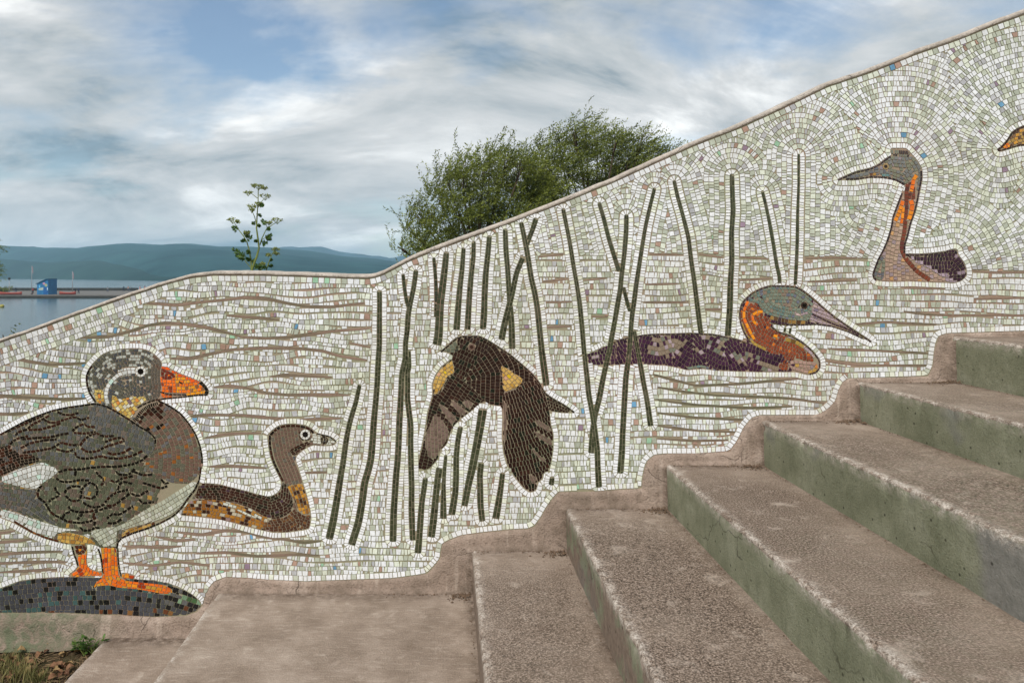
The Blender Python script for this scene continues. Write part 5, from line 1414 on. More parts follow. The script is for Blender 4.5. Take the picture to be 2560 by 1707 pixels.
# ------------------------------------------------------------------ ground, lake, hills
WATER_Z = -4.98
def ground_z(x, y):
    if y < 0.25:
        z = -0.235
    else:
        z = -0.26 - 0.115 * (y - 0.25) if y < 60 else -7.1 - 0.02 * (y - 60)
    return max(z, -12.0)
def grid_sheet(name, xs_, ys_, zf, mat, gf=None):
    v = []; f = []; g = []
    for y in ys_:
        for x in xs_:
            v.append((x, y, zf(x, y))); g.append(gf(x, y) if gf else 0.0)
    n = len(xs_)
    for j in range(len(ys_) - 1):
        for i in range(n - 1):
            a = j * n + i; f.append((a, a + 1, a + n + 1, a + n))
    o = mesh_from(name, v, f, mat, None, True)
    if gf:
        at_ = o.data.attributes.new('grassy', 'FLOAT', 'POINT'); at_.data.foreach_set('value', g)
    return o
def near_bump(x, y):
    z = ground_z(x, y)
    if -3.5 < x < -0.9 and y < 0.3:
        z += 0.02 * mnoise.noise(Vector((x * 4, y * 4, 0))) + 0.012 * mnoise.noise(Vector((x * 16, y * 16, 0))) + 0.006 * mnoise.noise(Vector((x * 45, y * 45, 0)))
    return z
gx_ = sorted(set([-6000., -2000, -600, -200, -80, -30, -12, -6] + list(np.arange(-3.6, -0.9, 0.03)) + [-0.5, 0, 1, 2, 4, 8, 15, 30, 80, 200, 600, 2000, 6000]))
gy_ = sorted(set([-60., -20, -10, -6, -4] + list(np.arange(-2.4, 0.25, 0.03)) + [0.25, 0.6, 1.2, 2.5, 5, 10, 16, 24, 34, 46, 60, 100, 300, 1000, 9000]))
tag(grid_sheet('ground', gx_, gy_, near_bump, SOIL, lambda x, y: 1.0 if y > 0.3 else 0.0), kind='structure')
tag(grid_sheet('water', [-6000., -600, -100, 0, 100, 600, 6000], [30., 60, 120, 250, 600, 2000, 9000], lambda x, y: WATER_Z, WATER), kind='structure')

def hill(name, ridge, d_shore, d_ridge, mat, seed, rough):
    """ridge: photo pixels of the skyline; the slope runs from the shore up to it"""
    v = []; f = []
    px = np.arange(-1500, 3600, 9.0); rx = [p[0] for p in ridge]; ry = [p[1] for p in ridge]
    rows = 22
    for x in px:
        ryy = float(np.interp(x, rx, ry))
        ds = float(np.interp(x, [p[0] for p in d_shore], [p[1] for p in d_shore]))
        for j in range(rows):
            t = j / (rows - 3)
            d = ds + (d_ridge - ds) * t
            top = EYE + (PY0 - ryy) / FPX * d_ridge
            X_ = (x - PX0) / FPX * d
            k = math.sin(min(1, t) * math.pi / 2) ** 0.8 if t <= 1 else 1 - (t - 1) * 2
            z = WATER_Z - 0.5 + (top - WATER_Z) * k
            w = min(1, t * 3) * (1 if t < 0.95 else 0.25)
            z += w * rough * (mnoise.noise(Vector((X_ / 300 + seed, d / 300, 0))) + 0.5 * mnoise.noise(Vector((X_ / 90 + seed, d / 90, 3))))
            if t >= 0.9: z += 2.2 * mnoise.noise(Vector((X_ / 45 + seed, 0, 8))) + 1.0 * mnoise.noise(Vector((X_ / 14 + seed, 0, 4)))
            v.append((X_, d - DIST, z))
    for i in range(len(px) - 1):
        for j in range(rows - 1):
            a = i * rows + j; f.append((a, a + rows, a + rows + 1, a + 1))
    o = mesh_from(name, v, f, mat, None, True)
    return tag(o, kind='structure')
F1 = mat_forest('forest_near', lin((18, 46, 48)), lin((40, 72, 72)))
F2 = mat_forest('forest_far', lin((22, 46, 54)), lin((44, 72, 80)))
hill('hills', [(-1500, 606), (-400, 612), (0, 617), (80, 619), (190, 622), (294, 616), (340, 618), (380, 622), (450, 619), (540, 621), (600, 623), (680, 629), (800, 642), (1000, 662), (1300, 676), (3600, 676)],
     [(-1500, 1700), (0, 1550), (200, 1150), (400, 800), (700, 760), (3600, 760)], 2000, F1, 1.0, 9)
hill('hills', [(-1500, 625), (400, 625), (588, 626), (650, 623), (762, 619), (806, 617), (850, 629), (925, 641), (947, 638), (980, 645), (1023, 634), (1100, 622), (1300, 615), (1700, 618), (3600, 610)],
     [(-1500, 2100), (3600, 2100)], 2900, F2, 5.0, 18)

F0 = mat_forest('forest_shore', lin((16, 40, 36)), lin((36, 62, 54)))
hill('hills', [(-1500, 640), (-300, 636), (0, 648), (120, 655), (240, 650), (330, 662), (420, 668), (560, 664), (700, 672), (900, 670), (3600, 676)],
     [(-1500, 1400), (0, 1300), (200, 1000), (400, 760), (700, 720), (3600, 720)], 1350, F0, 9.0, 5)
hill('hills', [(-1500, 650), (300, 645), (520, 640), (640, 634), (720, 638), (800, 630), (880, 643), (960, 652), (1040, 648), (1200, 640), (3600, 640)],
     [(-1500, 2060), (3600, 2060)], 2500, F2, 13.0, 12)
# ------------------------------------------------------------------ trees and the tall weed behind the wall
BARK = simple_mat('bark', (74, 62, 50), 0.95, 0.35, 12, 0.1, 0.5)
LEAF_W = mat_leaf('willow_leaf', lin((56, 68, 20)), lin((150, 158, 70)))
def leaf_mesh(name, leaves, mat, parent):
    """leaves: (pos, direction, side, length, width, tone)"""
    n = len(leaves)
    v = np.zeros((n * 4, 3)); tone = np.zeros(n * 4)
    for i, (p, d, s, L, w, t) in enumerate(leaves):
        v[4*i] = p; v[4*i+1] = p + d * L * 0.45 + s * w * 0.5; v[4*i+2] = p + d * L; v[4*i+3] = p + d * L * 0.45 - s * w * 0.5
        tone[4*i:4*i+4] = t
    me = bpy.data.meshes.new(name)
    me.vertices.add(n * 4); me.vertices.foreach_set('co', v.ravel())
    me.loops.add(n * 4); me.loops.foreach_set('vertex_index', np.arange(n * 4, dtype=np.int32))
    me.polygons.add(n); me.polygons.foreach_set('loop_start', np.arange(0, n * 4, 4, dtype=np.int32))
    me.update(calc_edges=True); me.validate()
    at_ = me.attributes.new('leaf_tone', 'FLOAT', 'POINT'); at_.data.foreach_set('value', tone)
    return add_obj(name, me, mat, parent)
def rv(r):
    while True:
        a = np.array([r.uniform(-1, 1) for _ in range(3)])
        l = np.linalg.norm(a)
        if 0.05 < l < 1: return a / l
def tree(name, label, base, clumps, wind, ntwig, leafL, seed, group=None, trunk_r=0.16):
    """clumps: (centre, radius) in world coordinates; limbs run from the trunk to every clump"""
    r = random.Random(seed)
    root = empty(name, base); tag(root, label, 'tree', group)
    B = np.array(base, float)
    mb = MB()
    fork = B + np.array([0.1, 0, (max(c[0][2] for c in clumps) - B[2]) * 0.38])
    def loc(p): return tuple(np.array(p) - B)
    mb.tube([loc(B - [0, 0, .3]), loc(B + (fork - B) * .5 + [.06, 0, 0]), loc(fork)], [trunk_r * 1.25, trunk_r, trunk_r * .8], 9)
    tips = []
    for (c, rad) in clumps:
        c = np.array(c, float); m = (fork * .5 + c * .5) + np.array([r.uniform(-.2, .2), r.uniform(-.2, .2), r.uniform(-.1, .35)])
        mb.tube([loc(fork - [0, 0, .2]), loc(m), loc(c)], [trunk_r * .5, trunk_r * .26, trunk_r * .1], 5)
        for _ in range(5):
            d = rv(r); d[2] = abs(d[2]) * .8; e = c + d * rad * .85
            mb.tube([loc(m * .25 + c * .75), loc((c + e) / 2 + np.array([0, 0, .05])), loc(e)], [trunk_r * .1, trunk_r * .06, trunk_r * .025], 4)
    mb.build('trunk', BARK, root, True)
    L = []; tw = MB(); W = np.array(wind, float)
    tot = sum(c[1] ** 2 for c in clumps)
    for (c, rad) in clumps:
        c = np.array(c, float)
        for _ in range(int(ntwig * rad ** 2 / tot)):
            d = rv(r); d = d * np.array([1, 1, .85]); q = c + d * rad * (r.random() ** .45)
            dirn = d * .5 + W + np.array([0, 0, r.uniform(-.15, .35)]) + rv(r) * .3; dirn /= np.linalg.norm(dirn)
            ln = r.uniform(.3, .75) if r.random() < .76 else r.uniform(.8, 1.25); n = int(ln / .04); cur = q.copy(); tone0 = r.uniform(.1, .8)
            pts = [cur.copy()]
            for k in range(n):
                dirn = dirn + W * .05 + np.array([0, 0, -.02]) + rv(r) * .06; dirn /= np.linalg.norm(dirn)
                cur = cur + dirn * .04
                ld = dirn * .7 + rv(r) * .75; ld /= np.linalg.norm(ld)
                s = np.cross(ld, rv(r)); s /= (np.linalg.norm(s) + 1e-6)
                L.append((cur - B, ld, s, leafL * r.uniform(.7, 1.25), leafL * r.uniform(.24, .36), min(1, max(0, tone0 + r.uniform(-.25, .25)))))
            pts.append(cur.copy())
            if r.random() < .22: tw.tube([loc(pts[0]), loc(pts[1])], [.006, .003], 3, False)
    tw.build('twigs', BARK, root)['kind'] = 'stuff'
    leaf_mesh('crown', L, LEAF_W, root)
    return root

def clumps_px(spec, y, dep, seed):
    r = random.Random(seed); out = []
    for (px_, py_, rp) in spec:
        yy = y + r.uniform(-dep, dep); p = at(px_ - 6, py_ + 34 - 0.06 * (py_ - 300), yy); out.append((p, .79 * rp / FPX * (yy + DIST)))
    return out
YT = 22.0
spec1 = [(1060,600,46),(1050,520,34),(1095,560,52),(1100,470,44),(1120,420,34),(1150,510,56),(1160,430,48),(1170,380,26),(1200,470,54),(1215,400,40),(1230,360,22),(1250,520,54),(1255,430,50),(1275,370,34),(1300,460,50),(1310,390,38),(1150,600,56),(1230,600,56),(1060,680,54),(1150,700,64),(1250,690,64),(1300,560,52),(1335,400,40),(1340,470,50),(1345,540,50),(1010,610,26),(1080,640,40),(1030,560,26),(1190,540,50)]
spec2 = [(1370,370,40),(1370,450,52),(1400,320,34),(1425,400,54),(1440,300,26),(1460,350,46),(1480,450,58),(1500,310,32),(1520,380,52),(1545,320,32),(1560,430,56),(1580,365,44),(1610,330,26),(1620,410,48),(1650,370,34),(1665,430,42),(1690,400,20),(1400,530,60),(1500,530,64),(1600,500,58),(1370,600,60),(1480,620,70),(1590,600,64),(1350,330,18),(1470,270,14),(1660,480,44),(1340,430,44),(1330,500,50)]
b1 = at(1190, 700, YT); b2 = at(1490, 700, YT + 2)
tree('willow_tree', 'wind-blown olive-green tree behind the wall, its sparse side reaching the hills', (b1[0], YT, ground_z(0, YT)), clumps_px(spec1, YT, 1.2, 3), (.35, 0, .38), 3500, .115, 11, 'trees behind the wall')
tree('willow_tree', 'taller dense wind-blown tree behind the steep part of the wall', (b2[0], YT + 2, ground_z(0, YT + 2)), clumps_px(spec2, YT + 2, 1.3, 4), (.62, 0, .34), 4300, .115, 12, 'trees behind the wall')
# tree mostly beyond the left edge of the view
p3 = at(-60, 640, 70.0)
r3 = random.Random(5)
tree('lakeside_tree', 'dark tree at the lake shore, only its branch tips reach into view', (p3[0] - 1.2, 70.0, ground_z(0, 70) + 2.2), [((p3[0] + r3.uniform(-2.4, 2.0), 70 + r3.uniform(-1.5, 1.5), p3[2] + r3.uniform(-1.6, 1.2)), r3.uniform(.6, 1.0)) for _ in range(16)], (.1, 0, .1), 900, .16, 15)

# tall flowering weed just behind the wall
WEED_STEM = simple_mat('weed_stem', (112, 122, 62), 0.6, 0.2, 20)
WEED_LEAF = mat_leaf('weed_leaf', lin((48, 78, 34)), lin((104, 132, 62)))
WEED_FLOWER = mat_leaf('weed_flower', lin((92, 104, 46)), lin((176, 182, 116)), .7)
def weed():
    zz = lambda pts: [(540 + x / 6.27, 440 + y / 6.27) for x, y in pts]
    Y = 0.55
    base = at(632, 690, Y); base = (base[0], Y, ground_z(0, Y))
    root = empty('hemlock_plant', base); tag(root, 'tall branching weed with small flower heads behind the wall', 'plant')
    B = np.array(base); r = random.Random(3)
    P = lambda p, dy=0.0: np.array(at(p[0], p[1], Y + dy)) - B
    mb = MB()
    foot = np.array([0.0, 0, 0])
    stems = [([(565,1490),(590,1390),(640,1260),(675,1130),(660,1000),(635,820),(645,600),(660,400),(662,240),(668,190)], 0.0060, 0.0018, 0),
             ([(560,1480),(545,1300),(520,1160),(485,1040),(430,940),(360,850),(310,770),(270,700)], .004, .0014, .03), ([(690,1080),(720,980),(780,850),(860,780),(940,730),(975,690)], .003, .0012, -.02),
             ([(650,350),(600,310),(560,280),(505,265)], .002, .001, .01), ([(665,470),(710,410),(760,350),(790,310)], .002, .001, -.02), ([(635,760),(605,640),(570,560),(545,480)], .0025, .001, .02),
             ([(780,1500),(820,1380),(880,1220),(930,1150)], .003, .0012, -.03), ([(550,1440),(480,1360),(420,1270),(330,1190),(275,1150)], .0028, .001, .03), ([(430,940),(470,900)], .0015, .001, .02),
             ([(720,1000),(790,960),(850,930)], .0015, .001, -.02), ([(800,820),(790,760),(760,720)], .0015, .001, -.02), ([(668,190),(740,195)], .0012, .0008, 0), ([(668,200),(610,160)], .0012, .0008, 0)]
    for pts, r0, r1, dy in stems:
        q = [P(p, dy * (k / len(pts))) for k, p in enumerate(zz(pts))]
        if pts[0][1] > 1400: q = [np.array([q[0][0] * .4, 0, 0.0])] + q; rr = [r0 * 1.2] + list(np.linspace(r0, r1, len(pts)))
        else: rr = list(np.linspace(r0, r1, len(pts)))
        mb.tube([tuple(a) for a in q], rr, 6)
    mb.build('stem', WEED_STEM, root, True)
    fl = MB(); heads = [((668,165),70),((600,155),45),((760,190),40),((505,265),60),((770,320),75),((665,440),60),((540,480),70),((560,540),50),((700,460),45),((265,690),70),((340,720),30),((960,690),75),((830,740),45),((925,1150),55),((480,890),45),((740,1380),40),((945,1220),35),((820,1240),30)]
    L = []
    for (c, s) in heads:
        o = P(zz([c])[0], r.uniform(-.03, .03)); s = s / 6.27 / FPX * (Y + DIST)
        low = o + np.array([0, 0, -s * .9])
        for k in range(int(16)):
            d = rv(r); d[2] = abs(d[2]) * .45; e = o + d * s * np.array([1.0, 1.0, .8])
            fl.tube([tuple(low), tuple(e)], [.0006, .0005], 3, False)
            for _ in range(5):
                u = rv(r); sd = np.cross(u, rv(r)); sd /= np.linalg.norm(sd)
                L.append((e + rv(r) * .004, u, sd, r.uniform(.005, .009), r.uniform(.005, .008), r.random()))
    fl.build('flower_stalks', WEED_STEM, root)['kind'] = 'stuff'
    leaf_mesh('flower_heads', L, WEED_FLOWER, root)
    L = []
    lv = [((265,1140),(430,1280)),((320,1245),(470,1290)),((480,1290),(540,1330)),((600,1310),(560,1360)),((620,1450),(660,1380)),((680,1470),(740,1400)),((740,1440),(800,1420)),((700,1380),(650,1440)),((870,1320),(840,1300)),((880,1410),(830,1400)),((870,920),(780,990)),((860,990),(770,980)),((800,1050),(720,1060)),((560,950),(480,990)),((520,880),(440,930)),((400,1020),(470,1000)),((720,690),(790,760)),((690,790),(640,760)),((700,630),(650,600)),((570,740),(620,740)),((610,1020),(655,1020)),((260,800),(330,850)),((740,470),(690,430)),((840,840),(800,810)),((500,1170),(525,1230))]
    for (a, b_) in lv:
        A0 = P(zz([b_])[0], 0); A1 = P(zz([a])[0], r.uniform(-.05, .05)); dd = A1 - A0; ln = np.linalg.norm(dd); dd = dd / ln
        for k in range(24):
            t = (k + 1) / 24; q = A0 + dd * ln * t
            for sg in (-1, 1):
                u = dd * .6 + sg * np.cross(dd, np.array([0, 1, 0])) * .8 + rv(r) * .4; u /= np.linalg.norm(u); sd = np.cross(u, rv(r)); sd /= np.linalg.norm(sd)
                L.append((q, u, sd, ln * .26 * (1.15 - t) + .008, .0075, min(1, max(0, r.gauss(.45, .25)))))
    leaf_mesh('leaves', L, WEED_LEAF, root)
weed()
# ------------------------------------------------------------------ jetty with hut, flags, boats and people on the lake
CONC = simple_mat('jetty_concrete', (98, 94, 88), 0.9, 0.15, 1.5)
DARKST = simple_mat('jetty_stone', (52, 50, 44), 0.95, 0.35, 0.8)
DK = -4.15
def jetty():
    Y0, Y1 = 191.0, 246.0
    root = empty('jetty', (-120, 215, WATER_Z)); tag(root, 'long low stone jetty lying on the lake', 'jetty')
    o = (-120, 215, WATER_Z)
    def pr(name, m, mat):
        ob = m.build(name, mat, root); 
        for vtx in ob.data.vertices: vtx.co = vtx.co - Vector(o)
        return ob
    xr0, xr1 = at(352, 700, Y0)[0], at(350, 700, Y1)[0]
    v = [(-330, Y0, 0), (xr0, Y0, 0), (xr1, Y1, 0), (-330, Y1, 0)]
    m = MB(); m.v = [(x, y, WATER_Z - 2) for x, y, _ in v] + [(x, y, DK) for x, y, _ in v]
    m.f = [(0,3,2,1), (4,5,6,7), (0,1,5,4), (1,2,6,5), (2,3,7,6), (3,0,4,7)]
    d = pr('deck', m, CONC)
    m = MB(); m.box(-330, xr0 + .3, Y0 - 1.2, Y0 - 0.01, WATER_Z - 1, DK - .25); pr('stone_edge', m, DARKST)
    m = MB(); m.box(-330, xr1 - .5, Y1 - .6, Y1 - .1, DK + .003, DK + 1.0); pr('parapet', m, DARKST)
jetty()

BLUE = simple_mat('hut_blue', (38, 106, 150), 0.6, 0.18, 0.9); BLUE_D = simple_mat('hut_roof', (34, 84, 110), 0.7, 0.1, 2.0)
def paint(name, c): return simple_mat(name, c, 0.6, 0.1, 3.0)
def hut():
    Y = 196.0
    x0, x1 = at(92.5, 700, Y)[0], at(120.5, 700, Y)[0]; zb = DK + 0.003
    zl = at(0, 709, Y)[2]; zr = at(0, 698, Y)[2]; xk = at(117, 700, Y)[0]
    root = empty('blue_hut', ((x0 + x1) / 2, Y + 2, zb)); tag(root, 'bright blue hut with a sloping roof and painted fish on the jetty', 'hut')
    o = Vector(root.location)
    prof = [(x0, zb), (x1, zb), (x1, zr), (xk, zr), (x0, zl)]
    m = MB(); n = 5
    m.v = [(x, Y, z) for x, z in prof] + [(x, Y + 4.5, z) for x, z in prof]
    m.f = [tuple(range(n)), tuple(range(2*n - 1, n - 1, -1))] + [(i, i + n, (i + 1) % n + n, (i + 1) % n) for i in range(n)]
    m.v = [tuple(Vector(p) - o) for p in m.v]; m.build('wall', BLUE, root)
    m = MB(); t = .14
    pr = [(x0 - .25, zl - .12), (xk, zr), (x1 + .15, zr)]
    for k in range(2):
        a, b_ = pr[k], pr[k + 1]; i = len(m.v)
        m.v += [(a[0], Y - .25, a[1] + .004), (b_[0], Y - .25, b_[1] + .004), (b_[0], Y - .25, b_[1] + t), (a[0], Y - .25, a[1] + t), (a[0], Y + 4.7, a[1] + .004), (b_[0], Y + 4.7, b_[1] + .004), (b_[0], Y + 4.7, b_[1] + t), (a[0], Y + 4.7, a[1] + t)]
        m.f += [(i,i+1,i+2,i+3), (i+4,i+7,i+6,i+5), (i+3,i+2,i+6,i+7), (i,i+4,i+5,i+1), (i,i+3,i+7,i+4), (i+1,i+5,i+6,i+2)]
    m.v = [tuple(Vector(p) - o) for p in m.v]; m.build('roof', BLUE_D, root)
    def blob(name, px_, py_, rx, rz, c, tilt=0, n=10):
        cx, _, cz = at(px_, py_, Y); vv = []
        for k in range(n):
            a = 2 * math.pi * k / n; u, w = rx * math.cos(a), rz * math.sin(a)
            vv.append(tuple(Vector((cx + u * math.cos(tilt) - w * math.sin(tilt), Y - .012, cz + u * math.sin(tilt) + w * math.cos(tilt))) - o))
        mesh_from(name, vv, [tuple(range(n))], paint('mural', c), root)
    blob('painted_fish', 105.5, 722, 1.1, .38, (160, 172, 160), .15); blob('painted_flower', 110, 709, .38, .32, (180, 130, 150)); blob('painted_ring', 115, 713, .42, .42, (150, 156, 120))
    blob('painted_fish', 117, 731, .5, .2, (26, 60, 120), .4); blob('painted_mark', 118, 722, .16, .4, (200, 214, 220)); blob('painted_mark', 99, 716, .2, .4, (90, 170, 210))
    m = MB()
    cx = at(113, 700, Y)[0]; m.box(cx - .5, cx + .5, Y - .05, Y - .004, zb + .02, zb + 2.1); m.v = [tuple(Vector(p) - o) for p in m.v]; m.build('door', paint('hut_door', (22, 84, 140)), root)
hut()

POLE = simple_mat('pole_metal', (150, 146, 146), 0.5, 0.1, 4.0); FLAG = simple_mat('flag_cloth', (150, 130, 136), 0.8, 0.15, 6.0)
def flagpole(px_, top, label):
    Y = 197.5; x, _, zt = at(px_, top, Y)
    root = empty('flagpole', (x, Y, DK + .003)); tag(root, label, 'flagpole', 'flagpoles on the jetty')
    h = zt - DK
    MB().tube([(0, 0, 0), (0, 0, h)], [.10, .05], 7).build('pole', POLE, root, True)
    MB().tube([(0, 0, 0), (0, 0, .25)], [.3, .22], 8).build('base', DARKST, root)
    v = []; f = []
    for i in range(7):
        for j in range(4):
            v.append((.05 + .06 * i, .12 * math.sin(i * .9 + j * .4), h - .1 - .55 * j - .10 * i))
    for i in range(6):
        for j in range(3): a = i * 4 + j; f.append((a, a + 4, a + 5, a + 1))
    mesh_from('flag', v, f, FLAG, root, True)
flagpole(79.5, 664, 'pale flagpole with a faded flag left of the blue hut'); flagpole(181, 678, 'shorter flagpole with a faded flag right of the blue hut')

def lamp_post(px_):
    Y = 199; x, _, zt = at(px_, 694, Y); root = empty('street_lamp', (x, Y, DK + .003)); tag(root, 'slim lamp post with a dark lantern on the jetty', 'lamp')
    h = zt - DK
    MB().tube([(0, 0, 0), (0, 0, h - .6)], [.09, .06], 7).build('post', POLE, root, True)
    MB().tube([(0, 0, h - .7), (0, 0, h - .5), (0, 0, h - .1), (0, 0, h)], [.1, .3, .36, .08], 8).build('lantern', DARKST, root)
lamp_post(23)

ORANGE = simple_mat('boat_orange', (142, 62, 48), 0.5, 0.12, 2.0); BOATIN = simple_mat('boat_inside', (120, 60, 44), 0.7, 0.1, 2.0)
def boat(px_, L, label, Y=193.2):
    x = at(px_, 735, Y)[0]; root = empty('rowing_boat', (x, Y, DK + .003)); tag(root, label, 'boat', 'orange boats on the jetty')
    v = []; f = []; n = 11; m = 7
    for i in range(n):
        t = -1 + 2 * i / (n - 1); w = .62 * (1 - abs(t) ** 2.4) + .03; hgt = .62 + .28 * t * t
        for j in range(m):
            a = math.pi * j / (m - 1); v.append((t * L / 2, -w * math.cos(a), hgt * (1 - math.sin(a) ** .8) + .02))
    for i in range(n - 1):
        for j in range(m - 1): a = i * m + j; f.append((a, a + 1, a + m + 1, a + m))
    h = mesh_from('hull', v, f, ORANGE, root, True); md = h.modifiers.new('thick', 'SOLIDIFY'); md.thickness = .05
    for k in (-.22, .22):
        MB().box(k * L - .12, k * L + .12, -.5, .5, .42, .47).build('seat', BOATIN, root)
boat(25, 6.6, 'long orange boat resting on the jetty near the lamp post'); boat(169, 4.6, 'short orange boat resting on the jetty right of the blue hut', 195.0)

def person(px_, Y, top, bottom, shirt, pants, pose, label):
    x, _, zt = at(px_, top, Y); hgt = 1.70
    z0 = DK + .003
    root = empty('person', (x, Y, z0)); tag(root, label, 'person', 'people on the jetty')
    r = random.Random(int(px_)); s = hgt / 1.7
    J = {'pel': (0, 0, .92), 'wst': (0, 0, 1.08), 'chest': (0, -.02, 1.32), 'neck': (0, 0, 1.46), 'head': (0, -.02, 1.58), 'top': (0, -.02, 1.68)}
    if pose == 'walk': lk = ((-.10, .12, .48), (-.11, .26, .04), (.10, -.14, .50), (.11, -.26, .04)); ar = ((-.24, .10, 1.12), (-.25, .0, .88), (.24, -.10, 1.12), (.26, -.24, .94))
    else: lk = ((-.11, -.02, .49), (-.12, 0, .04), (.11, -.02, .49), (.13, 0, .04)); ar = ((-.25, .02, 1.12), (-.26, -.06, .86), (.25, .02, 1.12), (.27, -.08, .88))
    vs_ = [J['pel'], J['wst'], J['chest'], J['neck'], J['head'], J['top'], (-.10, 0, .88), lk[0], lk[1], (lk[1][0], lk[1][1] - .14, .03), (.10, 0, .88), lk[2], lk[3], (lk[3][0], lk[3][1] - .14, .03),
           (-.19, 0, 1.40), ar[0], ar[1], (.19, 0, 1.40), ar[2], ar[3]]
    ed = [(0,1),(1,2),(2,3),(3,4),(4,5),(0,6),(6,7),(7,8),(8,9),(0,10),(10,11),(11,12),(12,13),(2,14),(14,15),(15,16),(2,17),(17,18),(18,19)]
    rad = [.15,.13,.16,.06,.10,.07,.09,.065,.05,.04,.09,.065,.05,.04,.06,.045,.035,.06,.045,.035]
    me = bpy.data.meshes.new('body'); me.from_pydata(vs_, ed, []); me.update()
    o = add_obj('body', me, None, root)
    me.materials.append(shirt)
    md = o.modifiers.new('skin', 'SKIN')
    for i, sv in enumerate(me.skin_vertices[0].data): sv.radius = (rad[i], rad[i] * .85); sv.use_root = (i == 0)
    o.modifiers.new('sub', 'SUBSURF').levels = 1
    hv = MB(); hv.tube([(0, .0, 1.56), (0, 0, 1.64), (0, 0, 1.70), (0, 0, 1.725)], [.112, .125, .09, .03], 8).build('hair', HAIR, root, True)
    lg = MB()
    for a, b_, c in (((-.10, 0, .92), lk[0], lk[1]), ((.10, 0, .92), lk[2], lk[3])): lg.tube([a, b_, (c[0], c[1], .10)], [.115, .085, .07], 8)
    lg.build('trousers', pants, root, True)
    root.rotation_euler[2] = r.uniform(-2.5, 2.5)
HAIR = simple_mat('hair', (40, 32, 28), .8, .1, 8)
cl = {n: simple_mat('cloth_' + n, c, .9, .1, 8) for n, c in (('dark', (38, 40, 48)), ('navy', (44, 52, 74)), ('red', (178, 60, 58)), ('coral', (204, 108, 88)), ('grey', (128, 126, 124)), ('jeans', (60, 68, 84)), ('skin', (168, 126, 104)))}
person(188.5, 205, 0, 0, cl['dark'], cl['dark'], 'stand', 'person in black standing left of a companion beside the flagpole')
person(196.5, 205.5, 0, 0, cl['navy'], cl['dark'], 'walk', 'person in navy walking beside the person in black')
person(39.5, 214, 0, 0, cl['dark'], cl['jeans'], 'walk', 'person in a dark top walking between lamp post and hut')
person(82.5, 208, 0, 0, cl['red'], cl['dark'], 'stand', 'person in a red top beside the hut\'s flagpole')
person(269, 224, 0, 0, cl['grey'], cl['jeans'], 'walk', 'person in a grey top walking on the bare jetty')
person(309.5, 236, 0, 0, cl['dark'], cl['dark'], 'walk', 'person in black near the pair on the jetty')
person(320.5, 238, 0, 0, cl['skin'], cl['jeans'], 'stand', 'bare-armed person standing with a companion on the jetty')
person(327, 239, 0, 0, cl['grey'], cl['dark'], 'stand', 'person in grey standing beside the bare-armed person')
person(350.0, 243, 0, 0, cl['coral'], cl['coral'], 'walk', 'person in coral clothes at the jetty end')
person(362.0, 243, 0, 0, cl['red'], cl['red'], 'stand', 'person in red clothes at the jetty end')

def shrub(name, label, px_, py_, Y, n, spread, hgt, seed, base_z, leafL):
    x = at(px_, py_, Y)[0]; r = random.Random(seed)
    root = empty(name, (x, Y, base_z)); tag(root, label, 'shrub')
    L = []; st = MB()
    for _ in range(n):
        a = r.uniform(0, 6.28); d = np.array([math.cos(a) * spread * r.uniform(.1, 1), math.sin(a) * spread * .6 * r.uniform(.1, 1), hgt * r.uniform(.5, 1)])
        st.tube([(0, 0, 0), tuple(d * [.4, .4, .6]), tuple(d)], [.02 * hgt, .012 * hgt, .004 * hgt], 4, False)
        for k in range(40):
            t = r.uniform(.25, 1.05); q = d * t + rv(r) * hgt * .09; u = rv(r) + np.array([0, 0, .4]); u /= np.linalg.norm(u); s = np.cross(u, rv(r)); s /= np.linalg.norm(s)
            L.append((q, u, s, leafL * r.uniform(.7, 1.3), leafL * .4, r.random()))
    st.build('stem', BARK, root); leaf_mesh('foliage', L, LEAF_W, root)
shrub('shrub', 'low green shrub at the near end of the jetty by the lamp', 6, 722, 200, 40, 3.2, 2.2, 4, DK, .35)
shrub('shrub', 'green shrub peeping over the low end of the wall', 45, 840, 6.0, 34, .26, 1.45, 6, ground_z(0, 6.0), .05)
YEL = simple_mat('buoy_yellow', (150, 140, 60), .5, .1, 3)
def buoy():
    Y = 125.0
    d = (EYE - WATER_Z) * FPX / (768 - PY0); Y = d - DIST
    x = at(5, 767, Y)[0]; root = empty('buoy', (x, Y, WATER_Z - .15)); tag(root, 'small yellow buoy floating on the lake', 'buoy')
    MB().tube([(0,0,0),(0,0,.12),(0,0,.4),(0,0,.62),(0,0,.72)], [.1,.36,.45,.3,.08], 10).build('float', YEL, root, True)
    MB().tube([(0,0,.72),(0,0,.9)], [.05,.04], 6).build('ring_post', DARKST, root)
buoy()
